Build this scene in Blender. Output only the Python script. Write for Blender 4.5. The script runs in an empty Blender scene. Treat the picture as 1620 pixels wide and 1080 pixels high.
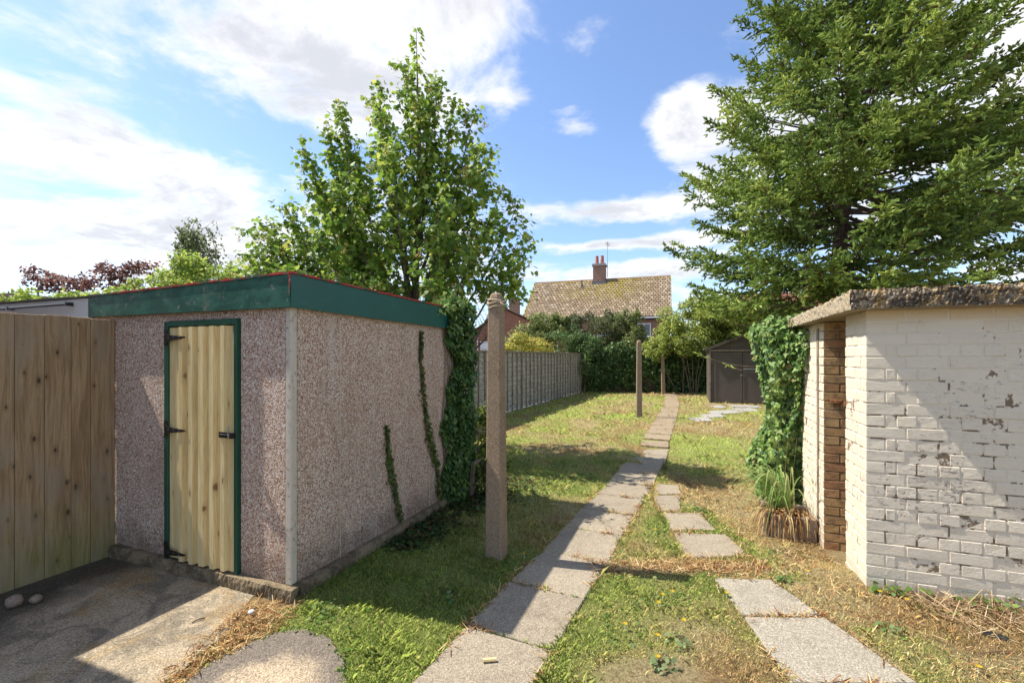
import bpy, math, random
import numpy as np
from mathutils import Vector, Matrix
random.seed(7); RNG = np.random.default_rng(11)
SC = bpy.context.scene; COL = SC.collection
R = math.radians
# ---------------------------------------------------------------- camera
cam = bpy.data.cameras.new('camera'); camo = bpy.data.objects.new('camera', cam); COL.objects.link(camo)
cam.sensor_width = 36; cam.lens = 16.0; cam.shift_y = 25/1620; cam.clip_end = 3000; cam.clip_start = .05
camo.location = (0, 0, 1.65); camo.rotation_euler = (R(90), 0, 0)
SC.camera = camo
# ---------------------------------------------------------------- exposure
SC.view_settings.view_transform = 'Standard'; SC.view_settings.look = 'None'
SC.view_settings.gamma = 1; SC.view_settings.use_curve_mapping = False
SC.view_settings.exposure = 1.82
# ---------------------------------------------------------------- light
SUN_EL = 55.6
sd = Vector((.972, -.234, -1.46)).normalized()      # direction the sunlight travels
sun = bpy.data.lights.new('sun', 'SUN'); suno = bpy.data.objects.new('sun', sun); COL.objects.link(suno)
sun.energy = 2.35; sun.angle = R(.53); sun.color = (1, .94, .84)
suno.rotation_euler = sd.to_track_quat('-Z', 'Y').to_euler()
W = bpy.data.worlds.new('World'); SC.world = W; W.use_nodes = True

class NT:
    """small node-tree helper"""
    def __init__(s, tree): s.t = tree; s.n = tree.nodes; s.l = tree.links
    def __call__(s, typ, *ins, out=0, **kw):
        nd = s.n.new(typ)
        named = kw.pop('I', {})
        for k, v in kw.items(): setattr(nd, k, v)
        for i, v in enumerate(ins): s.put(nd.inputs[i], v)
        for k, v in named.items(): s.put(nd.inputs[k], v)
        return nd.outputs[out]
    def put(s, sock, v):
        if v is None: return
        if isinstance(v, bpy.types.NodeSocket): s.l.new(v, sock)
        elif isinstance(v, bpy.types.Node): s.l.new(v.outputs[0], sock)
        else: sock.default_value = v
    def m(s, op, a, b=None, c=None, clamp=False): return s('ShaderNodeMath', a, b, c, operation=op, use_clamp=clamp)
    def vm(s, op, a, b=None): return s('ShaderNodeVectorMath', a, b, operation=op)
    def mix(s, f, a, b, typ='MIX'):
        nd = s.n.new('ShaderNodeMix'); nd.data_type = 'RGBA'; nd.blend_type = typ
        s.put(nd.inputs[0], f); s.put(nd.inputs[6], c4(a)); s.put(nd.inputs[7], c4(b)); return nd.outputs[2]
    def ss(s, v, a, b):
        nd = s.n.new('ShaderNodeMapRange'); nd.interpolation_type = 'SMOOTHSTEP'
        s.put(nd.inputs[0], v); nd.inputs[1].default_value = a; nd.inputs[2].default_value = b; return nd.outputs[0]
    def noise(s, vec, scale, detail=4, rough=.55, dist=0, out=0):
        return s('ShaderNodeTexNoise', out=out, I={'Vector': vec, 'Scale': scale, 'Detail': detail, 'Roughness': rough, 'Distortion': dist})
    def ramp(s, f, stops, interp='LINEAR'):
        nd = s.n.new('ShaderNodeValToRGB'); nd.color_ramp.interpolation = interp; e = nd.color_ramp.elements
        while len(e) < len(stops): e.new(.5)
        for q, (p, c) in zip(e, stops): q.position = p; q.color = c4(c)
        s.put(nd.inputs[0], f); return nd.outputs[0]
def c4(c):
    if isinstance(c, (tuple, list)) and len(c) == 3: return (*c, 1)
    return c

wt = W.node_tree
for n in list(wt.nodes): wt.nodes.remove(n)
N = NT(wt)
sky = wt.nodes.new('ShaderNodeTexSky'); sky.sky_type = 'NISHITA'; sky.sun_disc = False
sky.sun_elevation = R(SUN_EL); sky.sun_rotation = math.atan2(-.972, .234)
sky.air_density = 1.0; sky.dust_density = .6; sky.ozone_density = 1.6
tc = N('ShaderNodeTexCoord')
sep = wt.nodes.new('ShaderNodeSeparateXYZ'); wt.links.new(tc, sep.inputs[0])
zz = N.m('ADD', N.m('MAXIMUM', sep.outputs[2], 0.0), .16)
pl = N('ShaderNodeCombineXYZ', N.m('DIVIDE', sep.outputs[0], zz), N.m('DIVIDE', sep.outputs[1], zz), 0.0)
warp = N.vm('ADD', pl, N('ShaderNodeVectorMath', N.noise(pl, .9, 3, .5, out=1), (.5, .5, 0), operation='MULTIPLY'))
n1 = N.noise(warp, 1.25, 9, .60, .25)
n2 = N.noise(N.vm('ADD', warp, (7.3, 2.1, 0)), 4.2, 7, .62, .15)
def blob(px, py, rx, ry, w):
    d = Vector(((px-810)/720, 1, (565-py)/720)); L = d.length; d.normalize()
    q = N.vm('SUBTRACT', tc, tuple(d)); q = N.vm('MULTIPLY', q, (720*1.1/rx/L*L, 1.0, 720*1.1/ry))
    ln = wt.nodes.new('ShaderNodeVectorMath'); ln.operation = 'LENGTH'; wt.links.new(q, ln.inputs[0])
    f = wt.nodes.new('ShaderNodeMapRange'); f.interpolation_type = 'SMOOTHSTEP'
    wt.links.new(ln.outputs['Value'], f.inputs[0]); f.inputs[1].default_value = 1.5; f.inputs[2].default_value = 0
    f.inputs[3].default_value = 0; f.inputs[4].default_value = w
    return f.outputs[0]
BL = [(240, 110, 420, 170, .34), (620, 60, 250, 110, .30), (200, 300, 330, 90, .20), (150, 400, 380, 90, .26),
      (60, 60, 120, 60, -.18), (300, 150, 90, 40, -.22), (430, 330, 120, 40, -.15), (400, 225, 120, 40, -.36), (500, 260, 150, 60, -.34), (110, 305, 90, 22, -.30), (590, 80, 60, 24, -.34), (350, 130, 60, 30, -.08),
      (900, 210, 160, 130, -.30), (1000, 60, 150, 90, -.30), (930, 85, 40, 50, .42), (920, 190, 60, 34, .38), (1075, 200, 55, 52, .55), (820, 150, 50, 13, .3),
      (880, 265, 160, 40, -.30), (960, 335, 150, 17, .62), (960, 368, 200, 10, -.45), (960, 388, 120, 7, .40), (960, 405, 200, 7, -.25), (960, 430, 140, 17, .50), (1000, 280, 120, 26, -.3),
      (1160, 110, 110, 190, .16), (1560, 80, 150, 200, .22), (1400, 250, 300, 200, .12), (760, 430, 90, 40, .2)]
acc = None
for b in BL:
    v = blob(*b); acc = v if acc is None else N.m('ADD', acc, v)
den = N.m('ADD', N.m('ADD', N.m('MULTIPLY', N.m('SUBTRACT', n1, .5), 1.7), N.m('MULTIPLY', N.m('SUBTRACT', n2, .5), 1.55)), N.m('ADD', acc, .02))
mask = N.ss(den, -.12, .46)
thick = N.ss(N.m('ADD', den, N.m('MULTIPLY', N.m('SUBTRACT', N.noise(N.vm('ADD', warp, (3.3, 9.1, 0)), 2.6, 9, .68), .5), 2.0)), .20, .80)
ccol = N.mix(thick, (3.30, 3.27, 3.27), (2.25, 2.28, 2.40))
skyc = N.mix(1.0, sky.outputs[0], (.60, .635, .70), 'MULTIPLY')
fin = N.mix(N.m('MULTIPLY', mask, .93), skyc, ccol)
bg = wt.nodes.new('ShaderNodeBackground'); wt.links.new(fin, bg.inputs[0]); bg.inputs[1].default_value = .1
ow = wt.nodes.new('ShaderNodeOutputWorld'); wt.links.new(bg.outputs[0], ow.inputs[0])

# ---------------------------------------------------------------- materials
MATS = {}
def newmat(name):
    m = bpy.data.materials.new(name); m.use_nodes = True
    t = m.node_tree
    for n in list(t.nodes): t.nodes.remove(n)
    MATS[name] = m; return m, NT(t)
def finish(n, col, rough=.8, bump=None, bs=.3, bd=.01, spec=.3, metal=0, trans=0, bump_scale=None):
    b = n.n.new('ShaderNodeBsdfPrincipled')
    n.put(b.inputs['Base Color'], c4(col)); n.put(b.inputs['Roughness'], rough); n.put(b.inputs['Metallic'], metal)
    b.inputs['Specular IOR Level'].default_value = spec
    if bump is not None:
        bp = n.n.new('ShaderNodeBump'); bp.inputs['Strength'].default_value = bs; bp.inputs['Distance'].default_value = bd
        n.put(bp.inputs['Height'], bump); n.l.new(bp.outputs[0], b.inputs['Normal'])
    o = n.n.new('ShaderNodeOutputMaterial')
    if trans:
        tr = n.n.new('ShaderNodeBsdfTranslucent'); n.put(tr.inputs[0], c4(col))
        mx = n.n.new('ShaderNodeMixShader'); mx.inputs[0].default_value = trans
        n.l.new(b.outputs[0], mx.inputs[1]); n.l.new(tr.outputs[0], mx.inputs[2]); n.l.new(mx.outputs[0], o.inputs[0])
    else: n.l.new(b.outputs[0], o.inputs[0])
def pos(n): return n('ShaderNodeNewGeometry')
def wpos(n, sx=1, sy=1, sz=1): return n.vm('MULTIPLY', pos(n), (sx, sy, sz))
def opos(n, sx=1, sy=1, sz=1): return n.vm('MULTIPLY', n('ShaderNodeTexCoord', out=3), (sx, sy, sz))
def orand(n): return n('ShaderNodeObjectInfo', out=5)
def frame(n):
    """position in the frame of the sheds (turned 21.2 degrees)"""
    return n('ShaderNodeVectorRotate', pos(n), (0, 0, 0), (0, 0, 1), R(21.2), rotation_type='AXIS_ANGLE')

def mat_plain(name, col, rough=.7, var=.12, scale=8, spec=.3, bs=.15, metal=0):
    m, n = newmat(name); p = pos(n)
    a = n.noise(p, scale, 6, .6)
    c = n.mix(a, tuple(x*(1-var) for x in col), tuple(min(1, x*(1+var)) for x in col))
    finish(n, c, rough, n.noise(p, scale*9, 4, .6), bs, .004, spec, metal); return m

# pebbledash
m, n = newmat('pebbledash'); p = pos(n)
v = n.n.new('ShaderNodeTexVoronoi'); v.feature = 'F1'; v.inputs['Scale'].default_value = 118; n.l.new(p, v.inputs['Vector'])
sepc = n('ShaderNodeSeparateColor', v.outputs['Color'])
cc = n.ramp(sepc, [(0, (.26, .145, .10)), (.12, (.46, .28, .205)), (.32, (.60, .41, .30)), (.50, (.72, .54, .42)), (.66, (.82, .69, .57)), (.80, (.54, .42, .35)), (.90, (.90, .84, .75))], 'CONSTANT')
dk = n.ss(v.outputs['Distance'], .0, .72)
cc = n.mix(n.m('MULTIPLY', dk, .30), cc, (.16, .11, .075))
st = n.noise(n.vm('MULTIPLY', p, (1.5, 1.5, .7)), 1.4, 5, .6)
cc = n.mix(n.m('MULTIPLY', n.ss(st, .45, .72), .38), cc, (.33, .24, .17))
cc = n.mix(n.m('MULTIPLY', n.ss(n.noise(n.vm('MULTIPLY', n.vm('ADD', p, (3, 3, 3)), (4, 4, .5)), 2.0, 6, .7), .52, .72), .35), cc, (.66, .58, .52))
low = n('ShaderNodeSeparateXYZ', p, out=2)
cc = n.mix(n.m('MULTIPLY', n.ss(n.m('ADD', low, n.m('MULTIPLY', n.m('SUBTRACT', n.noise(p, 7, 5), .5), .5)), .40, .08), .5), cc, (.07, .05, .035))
finish(n, cc, .9, n.m('SUBTRACT', 1.0, v.outputs['Distance']), .9, .006, .2)

# painted, peeling brick; 'bare' is the brick under it
def paint_brick(name, seed, peel):
    m, n = newmat(name); p = pos(n)
    f = frame(n); fz = n('ShaderNodeSeparateXYZ', f, out=2)
    big = n.noise(n.vm('ADD', p, (seed, 0, 0)), 1.1, 3, .5)
    fine = n.noise(n.vm('MULTIPLY', p, (.8, .8, 1.9)), 24, 10, .80)
    band = n.m('MULTIPLY', n.ss(fz, 1.75, 1.1), n.ss(fz, -.1, .35))
    k = n.m('ADD', fine, n.m('ADD', n.m('MULTIPLY', big, .42), n.m('MULTIPLY', band, .07)))
    pk = n.ss(k, .895-peel, .915-peel)
    thin = n.ss(k, .76-peel, .88-peel)
    paint = n.mix(n.noise(p, 3, 5, .6), (.70, .60, .46), (.80, .72, .585))
    paint = n.mix(n.m('MULTIPLY', orand(n), .25), paint, (.66, .57, .44))
    paint = n.mix(n.m('MULTIPLY', n.ss(n.noise(p, 9, 6, .7), .55, .72), .35), paint, (.60, .54, .49))
    paint = n.mix(n.m('MULTIPLY', thin, .38), paint, (.54, .45, .39))
    top = n.m('MULTIPLY', n.ss(n.m('ADD', fz, n.m('MULTIPLY', n.noise(p, 5, 4), .12)), 1.90, 2.02), .5)
    paint = n.mix(top, paint, (.62, .43, .20))
    mud = n.m('MULTIPLY', n.ss(n.m('ADD', fz, n.m('MULTIPLY', n.noise(p, 8, 5), .25)), .32, .02), .55)
    paint = n.mix(mud, paint, (.38, .31, .22))
    bare = n.mix(orand(n), (.30, .19, .15), (.40, .29, .23))
    bare = n.mix(n.noise(p, 40, 4), bare, (.36, .31, .29))
    c = n.mix(n.m('MULTIPLY', pk, .85), paint, bare)
    sp = n.ss(n.noise(p, 55, 3, .5), .70, .74)
    c = n.mix(n.m('MULTIPLY', sp, .6), c, (.25, .18, .13))
    h = n.m('ADD', n.m('MULTIPLY', pk, -.8), n.m('ADD', n.noise(p, 34, 9, .78), n.m('MULTIPLY', n.noise(p, 120, 3, .6), .3)))
    finish(n, c, .65, h, 1.0, .009, .25)
paint_brick('painted_brick', 3, 0.0)
paint_brick('painted_brick_side', 9, -.05)
m, n = newmat('painted_mortar'); p = pos(n)
fz = n('ShaderNodeSeparateXYZ', p, out=2)
k = n.m('ADD', n.noise(p, 10, 8, .7), n.m('MULTIPLY', n.m('MULTIPLY', n.ss(fz, 1.75, 1.2), n.ss(fz, 0.0, .4)), .08))
c = n.mix(n.ss(k, .60, .64), n.mix(n.noise(p, 5, 4), (.64, .55, .42), (.74, .66, .53)), (.20, .145, .095))
finish(n, c, .85, n.noise(p, 60, 6, .7), .5, .006, .2)
def bare_brick(name, a, b, c3):
    m, n = newmat(name); p = pos(n); r = orand(n)
    c = n.ramp(r, [(0, a), (.45, b), (.8, c3), (1, a)])
    c = n.mix(n.ss(n.noise(p, 12, 6, .65), .4, .75), c, (.20, .13, .08))
    c = n.mix(n.m('MULTIPLY', n.ss(n.noise(p, 70, 3), .6, .7), .6), c, (.10, .06, .04))
    finish(n, c, .85, n.noise(p, 60, 6, .7), .5, .005, .2)
bare_brick('yellow_brick', (.56, .37, .18), (.48, .31, .14), (.44, .21, .11))
m, n = newmat('dark_mortar'); p = pos(n)
finish(n, n.mix(n.noise(p, 30, 5), (.14, .095, .06), (.28, .20, .13)), .95, n.noise(p, 80, 5), .6, .006, .1)

# brick for distant houses
def far_brick(name, a, b, mo=(.40, .34, .28)):
    m, n = newmat(name)
    tcn = n('ShaderNodeTexCoord', out=3); s = n.n.new('ShaderNodeSeparateXYZ'); n.l.new(tcn, s.inputs[0])
    v = n('ShaderNodeCombineXYZ', n.m('ADD', s.outputs[0], s.outputs[1]), s.outputs[2], 0.0)
    bt = n.n.new('ShaderNodeTexBrick'); n.l.new(v, bt.inputs['Vector'])
    bt.inputs['Color1'].default_value = c4(a); bt.inputs['Color2'].default_value = c4(b); bt.inputs['Mortar'].default_value = c4(mo)
    bt.inputs['Scale'].default_value = 1; bt.inputs['Mortar Size'].default_value = .008; bt.inputs['Brick Width'].default_value = .225; bt.inputs['Row Height'].default_value = .075
    c = n.mix(n.noise(tcn, .8, 5), bt.outputs[0], n.mix(.35, bt.outputs[0], (.12, .06, .04)))
    finish(n, c, .9, bt.outputs['Fac'], -.3, .006, .15)
far_brick('orange_brick', (.40, .145, .065), (.33, .11, .05))
far_brick('brown_brick', (.24, .12, .08), (.31, .16, .10))
far_brick('house_brick', (.30, .15, .10), (.36, .20, .13))

# timber
def wood(name, a, b, knot, grain=(24, 24, 1.2), green=0, rough=.75, seed=0, weather=None, kv=(7, 7, 4.2), kr=1.0, slat_shade=False):
    m, n = newmat(name); o = opos(n); r = orand(n)
    off = n('ShaderNodeCombineXYZ', n.m('MULTIPLY', r, 37.0), n.m('MULTIPLY', r, 11.0), n.m('MULTIPLY', r, 23.0))
    q = n.vm('ADD', o, off)
    warp_ = n.vm('ADD', q, n.vm('MULTIPLY', n.noise(n.vm('MULTIPLY', q, (5, 5, 1.6)), 1.0, 2, .4, out=1), (.07, .07, 0)))
    g = n.noise(n.vm('MULTIPLY', warp_, grain), 1.6, 6, .62, .4)
    f2 = n.noise(n.vm('MULTIPLY', warp_, tuple(x*4 for x in grain)), 1.5, 3, .5)
    c = n.mix(n.ss(g, .34, .66), a, b)
    c = n.mix(n.m('MULTIPLY', n.ss(f2, .52, .7), .35), c, tuple(x*.55 for x in a))
    vo = n.n.new('ShaderNodeTexVoronoi'); vo.voronoi_dimensions = '2D'; vo.inputs['Scale'].default_value = 1
    ks = n.n.new('ShaderNodeSeparateXYZ'); n.l.new(n.vm('MULTIPLY', q, kv), ks.inputs[0])
    n.l.new(n('ShaderNodeCombineXYZ', n.m('ADD', ks.outputs[0], ks.outputs[1]), ks.outputs[2], 0.0), vo.inputs['Vector'])
    sz_ = n.m('ADD', .45, n('ShaderNodeSeparateColor', vo.outputs['Color']))
    dist_ = n.m('DIVIDE', vo.outputs['Distance'], sz_)
    kn = n.ss(dist_, .15*kr, .06*kr)
    halo = n.ss(dist_, .45*kr, .08*kr)
    c = n.mix(n.m('MULTIPLY', halo, .45), c, tuple(x*.62 for x in knot) if False else tuple((x+y)*.5 for x, y in zip(a, knot)))
    c = n.mix(n.m('MULTIPLY', kn, .9), c, knot)
    c = n.mix(n.m('MULTIPLY', r, .22), c, tuple(x*.72 for x in a))
    if green:
        z = n('ShaderNodeSeparateXYZ', pos(n), out=2)
        zf = n.ss(n.m('ADD', z, n.m('MULTIPLY', n.noise(pos(n), 4, 5), .6)), 1.0, .22)
        c = n.mix(n.m('MULTIPLY', zf, green), c, (.14, .19, .045))
    if slat_shade:  # paints the shade line of the overlap onto each slat's bottom edge
        c = n.mix(n.m('MULTIPLY', n.ss(n('ShaderNodeSeparateXYZ', o, out=2), .022, .004), .75), c, (.07, .06, .05))
    if weather:
        c = n.mix(n.m('MULTIPLY', n.ss(n.noise(n.vm('MULTIPLY', q, (2, 2, 1)), 2.2, 5), .45, .7), .7), c, weather)
    finish(n, c, rough, n.m('ADD', g, n.m('MULTIPLY', f2, .5)), .35, .003, .25)
wood('fence_timber', (.25, .158, .08), (.42, .29, .16), (.035, .02, .011), green=.55, weather=(.31, .245, .165), kv=(0, 6.2, 3.0), kr=.46)
wood('door_timber', (.62, .46, .21), (.78, .63, .33), (.20, .10, .04), green=0, kv=(7, 0, 2.2), kr=.42)
wood('lap_timber', (.38, .35, .30), (.56, .52, .46), (.10, .07, .05), grain=(2, 2, 40), weather=(.33, .26, .19), slat_shade=True)
wood('lap_batten', (.25, .20, .15), (.36, .30, .24), (.08, .06, .05))
wood('old_timber', (.20, .16, .12), (.32, .26, .19), (.05, .04, .03))
wood('bark', (.12, .09, .065), (.22, .17, .12), (.05, .04, .03), grain=(9, 9, 2))
wood('pine_bark', (.11, .075, .055), (.20, .14, .105), (.05, .04, .03), grain=(9, 9, 2))

# green paint, flaking, with red beneath the top edge
m, n = newmat('green_fascia'); p = pos(n)
c = n.mix(n.noise(p, 3, 5), (.010, .078, .062), (.018, .105, .085))
c = n.mix(n.m('MULTIPLY', n.ss(n.noise(n.vm('MULTIPLY', p, (1, 1, 2)), 5, 6, .7), .55, .75), .4), c, (.05, .17, .12))
finish(n, c, .38, n.noise(p, 30, 5), .12, .003, .45)
m, n = newmat('green_fascia_flaking'); p = pos(n); z = n('ShaderNodeSeparateXYZ', p, out=2)
fx = n('ShaderNodeSeparateXYZ', frame(n), out=0)
nz = n.noise(n.vm('MULTIPLY', p, (1, 1, 1.6)), 7, 8, .68)
c = n.mix(n.ss(nz, .42, .6), (.010, .070, .045), (.025, .115, .075))
c = n.mix(n.m('MULTIPLY', n.ss(n.noise(n.vm('MULTIPLY', p, (2, 2, 1)), 2.5, 6, .7), .55, .7), .5), c, (.16, .20, .13))
c = n.mix(n.m('MULTIPLY', n.ss(n.noise(p, 14, 7, .75), .58, .63), .8), c, (.22, .21, .16))
finish(n, c, .45, nz, .6, .006, .4)
m, n = newmat('red_edge'); p = pos(n)
c = n.mix(n.ss(n.noise(p, 9, 7, .7), .47, .56), (.42, .035, .03), (.04, .09, .06))
c = n.mix(n.ss(n.noise(p, 24, 5, .7), .60, .66), c, (.30, .26, .22))
finish(n, c, .6, n.noise(p, 40, 4), .4, .004)
m, n = newmat('green_frame'); p = pos(n)
finish(n, n.mix(n.noise(p, 6, 5), (.008, .05, .028), (.02, .10, .06)), .4, n.noise(p, 40, 4), .2, .002, .45)
m, n = newmat('white_post'); p = pos(n)
c = n.mix(n.noise(n.vm('MULTIPLY', p, (6, 6, 2)), 2, 6), (.46, .40, .32), (.60, .54, .45))
c = n.mix(n.m('MULTIPLY', n.ss(n.noise(p, 24, 7, .75), .54, .62), .8), c, (.30, .24, .19))
finish(n, c, .8, n.noise(p, 50, 6, .7), .5, .004)

def grain(n, c, p, scale=150, lo=.50, hi=1.5, amt=1.0):
    v = n.n.new('ShaderNodeTexVoronoi'); v.inputs['Scale'].default_value = scale; n.l.new(p, v.inputs['Vector'])
    g = n('ShaderNodeSeparateColor', v.outputs['Color'])
    r = n.ramp(g, [(0, (lo, lo, lo*.97)), (.35, (.86, .85, .84)), (.7, (1.08, 1.08, 1.06)), (1, (hi, hi, hi*.96))])
    return n.mix(amt, c, n.mix(1.0, c, r, 'MULTIPLY')), v.outputs['Distance']
def concrete(name, a, b, stain, sc=1.0, speck=.4, bs=.4, lichen=0, moss=0):
    m, n = newmat(name); p = n.vm('ADD', pos(n), n('ShaderNodeCombineXYZ', n.m('MULTIPLY', orand(n), 9.0), 0.0, 0.0))
    c = n.mix(n.noise(p, 1.7*sc, 6, .6), a, b)
    c = n.mix(n.m('MULTIPLY', n.ss(n.noise(p, 3.1*sc, 7, .65, .5), .48, .70), .6), c, stain)
    f = n.noise(p, 150, 3, .7)
    c = n.mix(n.m('MULTIPLY', n.ss(f, .52, .66), speck), c, tuple(x*.35 for x in a))
    c = n.mix(n.m('MULTIPLY', n.ss(n.noise(n.vm('ADD', p, (5, 5, 5)), 110, 3, .7), .56, .66), speck), c, tuple(min(.8, x*1.75) for x in b))
    g = n.noise(p, 45, 5, .7); c = n.mix(n.m('MULTIPLY', n.ss(g, .5, .7), .3), c, tuple(x*.55 for x in a))
    c = n.mix(n.m('MULTIPLY', orand(n), .22), c, tuple(x*.7 for x in a))
    c = n.mix(n.m('MULTIPLY', n.ss(n.noise(p, 7*sc, 8, .75), .48, .66), .45), c, tuple(x*.6 for x in b))
    if lichen: c = n.mix(n.m('MULTIPLY', n.ss(n.noise(p, 16, 7, .7), .60, .66), lichen*.6), c, (.46, .43, .36))
    c, gd = grain(n, c, p, 150 if sc <= 1 else 190, .70, 1.24)
    if moss:
        c = n.mix(n.m('MULTIPLY', n.ss(n.noise(p, 5, 7, .7), .46, .62), moss), c, (.035, .030, .018))
    finish(n, c, .9, n.m('ADD', g, n.m('ADD', n.m('MULTIPLY', f, .6), n.m('MULTIPLY', gd, -.8))), bs, .007, .2)
concrete('slab_concrete', (.27, .225, .165), (.37, .315, .24), (.185, .145, .10), speck=.4)
concrete('slab_lichen', (.29, .255, .20), (.39, .35, .28), (.21, .175, .135), speck=.6, lichen=.8)
concrete('slab_dirty', (.27, .21, .145), (.36, .29, .20), (.19, .14, .09), speck=.4)
concrete('slab_grey', (.32, .31, .30), (.42, .41, .39), (.22, .18, .15), speck=.3)
concrete('post_concrete', (.29, .205, .135), (.37, .28, .195), (.20, .14, .09), 2.0, .75, .6)
concrete('plinth_concrete', (.25, .19, .12), (.42, .33, .21), (.13, .095, .055), 2.0, .3, 1.0, moss=.6)
m, n = newmat('pad_concrete'); p = pos(n)
c = n.mix(n.noise(p, 2.2, 6, .6), (.34, .26, .175), (.46, .37, .26))
dx = n.n.new('ShaderNodeSeparateXYZ'); n.l.new(n.vm('SUBTRACT', p, (-1.22, 1.95, 0)), dx.inputs[0])
rr = n.m('SQRT', n.m('ADD', n.m('POWER', n.m('MULTIPLY', dx.outputs[0], 1.9), 2.0), n.m('POWER', n.m('MULTIPLY', dx.outputs[1], 1.15), 2.0)))
ed = n.ss(n.m('ADD', rr, n.m('MULTIPLY', n.m('SUBTRACT', n.noise(p, 5, 7, .65), .5), .5)), .50, .74)
c = n.mix(n.m('MULTIPLY', ed, .82), c, (.115, .10, .09))
c, gd = grain(n, c, p, 150, .5, 1.5, .9)
finish(n, c, .9, n.m('ADD', n.noise(p, 45, 5, .7), n.m('MULTIPLY', gd, -.8)), .6, .007, .2)
concrete('stone_block', (.30, .22, .17), (.40, .31, .24), (.22, .14, .10), 3, .4, .8)
# patio: warm stained concrete, turning near-black towards the fence
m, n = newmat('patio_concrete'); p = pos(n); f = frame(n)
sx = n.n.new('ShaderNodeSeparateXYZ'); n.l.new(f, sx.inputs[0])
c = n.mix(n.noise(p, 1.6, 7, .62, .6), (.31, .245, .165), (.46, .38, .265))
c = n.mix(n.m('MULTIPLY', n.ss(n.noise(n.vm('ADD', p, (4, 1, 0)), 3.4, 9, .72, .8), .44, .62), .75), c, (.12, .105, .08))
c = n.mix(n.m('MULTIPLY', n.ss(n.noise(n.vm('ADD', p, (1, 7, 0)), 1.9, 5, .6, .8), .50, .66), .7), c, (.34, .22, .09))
fence_dark = n.ss(n.m('ADD', sx.outputs[0], n.m('MULTIPLY', n.m('SUBTRACT', n.noise(p, 2.3, 6, .65), .5), 1.1)), -3.65, -4.25)
c = n.mix(n.m('MULTIPLY', fence_dark, .86), c, (.030, .028, .020))
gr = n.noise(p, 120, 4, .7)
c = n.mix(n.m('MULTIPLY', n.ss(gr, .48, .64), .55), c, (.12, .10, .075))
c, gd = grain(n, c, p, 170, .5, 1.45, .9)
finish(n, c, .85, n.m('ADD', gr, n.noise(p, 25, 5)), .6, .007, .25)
# concrete roof slab of the brick store: pebbly, mossy ochre top edge, dark lower edge
m, n = newmat('roof_slab_concrete'); p = pos(n)
v = n.n.new('ShaderNodeTexVoronoi'); v.inputs['Scale'].default_value = 75; n.l.new(p, v.inputs['Vector'])
sc_ = n('ShaderNodeSeparateColor', v.outputs['Color'])
c = n.ramp(sc_, [(0, (.10, .07, .045)), (.3, (.20, .15, .10)), (.6, (.33, .26, .18)), (.85, (.42, .36, .28))])
c = n.mix(n.m('MULTIPLY', n.ss(n.noise(p, 9, 6, .7), .46, .6), .6), c, (.36, .22, .06))
c = n.mix(n.m('MULTIPLY', n.ss(n.noise(n.vm('MULTIPLY', p, (1, 1, 3)), 6, 7, .7), .42, .60), .85), c, (.045, .036, .028))
finish(n, c, .95, n.m('SUBTRACT', 1.0, v.outputs['Distance']), 1.0, .012, .15)
m, n = newmat('roof_slab_edge'); p = pos(n)
c = n.mix(n.noise(n.vm('MULTIPLY', p, (1, 1, 2)), 14, 7, .7), (.20, .16, .11), (.46, .39, .28))
c = n.mix(n.m('MULTIPLY', n.ss(n.noise(p, 30, 5, .7), .55, .65), .6), c, (.34, .21, .07))
finish(n, c, .95, n.noise(p, 60, 6, .7), .9, .008, .15)
mat_plain('grey_white_sheet', (.60, .60, .60), .6, .08, 3)
mat_plain('felt', (.05, .048, .045), .95, .3, 20)
mat_plain('black_iron', (.012, .012, .013), .35, .2, 20, .5)
mat_plain('zinc_bolt', (.35, .34, .32), .45, .3, 60, .5, metal=.6)
mat_plain('black_plastic', (.015, .017, .02), .3, .2, 20, .5)
mat_plain('rope', (.55, .45, .30), .9, .25, 120)
mat_plain('rusty_iron', (.20, .08, .035), .8, .4, 60)
mat_plain('white_paint', (.78, .78, .76), .4, .05, 5, .5)
mat_plain('pot_clay', (.45, .14, .08), .8, .2, 6)
mat_plain('lead', (.16, .16, .17), .6, .2, 6)
mat_plain('white_rubble', (.62, .60, .56), .9, .25, 18)
mat_plain('inside_plaster', (.30, .27, .23), .9, .2, 5)
mat_plain('twig', (.16, .10, .06), .9, .3, 30)
mat_plain('aerial_metal', (.30, .31, .33), .4, .1, 6, .5)
m, n = newmat('shed_board'); p = pos(n)
c = n.mix(n.noise(p, 2.5, 6, .6), (.07, .054, .044), (.14, .115, .095))
c = n.mix(n.m('MULTIPLY', n.ss(n.noise(n.vm('MULTIPLY', p, (3, 3, 1)), 2.5, 6, .7), .55, .72), .6), c, (.16, .13, .10))
finish(n, c, .6, n.noise(p, 20, 5), .3, .004, .3)
m, n = newmat('glass'); finish(n, (.06, .075, .09), .08, spec=.8)
m, n = newmat('soil'); p = pos(n)
c = n.mix(n.noise(p, 14, 8, .7), (.085, .055, .035), (.19, .125, .08))
finish(n, c, .95, n.noise(p, 30, 8, .75), 1, .03, .1)
def tinted(name, rough=.6, trans=.3, spec=.3, nz=.25, sc=30):
    m, n = newmat(name); a = n.n.new('ShaderNodeAttribute'); a.attribute_name = 'tint'
    c = n.mix(n.m('MULTIPLY', n.noise(pos(n), sc, 3), nz), a.outputs[0], n.mix(1.0, a.outputs[0], (.45, .45, .45), 'MULTIPLY'))
    finish(n, c, rough, spec=spec, trans=trans); return m
tinted('leaf', .5, .5, .3)
tinted('glossy_leaf', .5, .28, .35)
tinted('needle', .5, .25, .35)
tinted('grass_blade', .6, .42, .2)
tinted('litter', .9, .1, .1)
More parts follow.
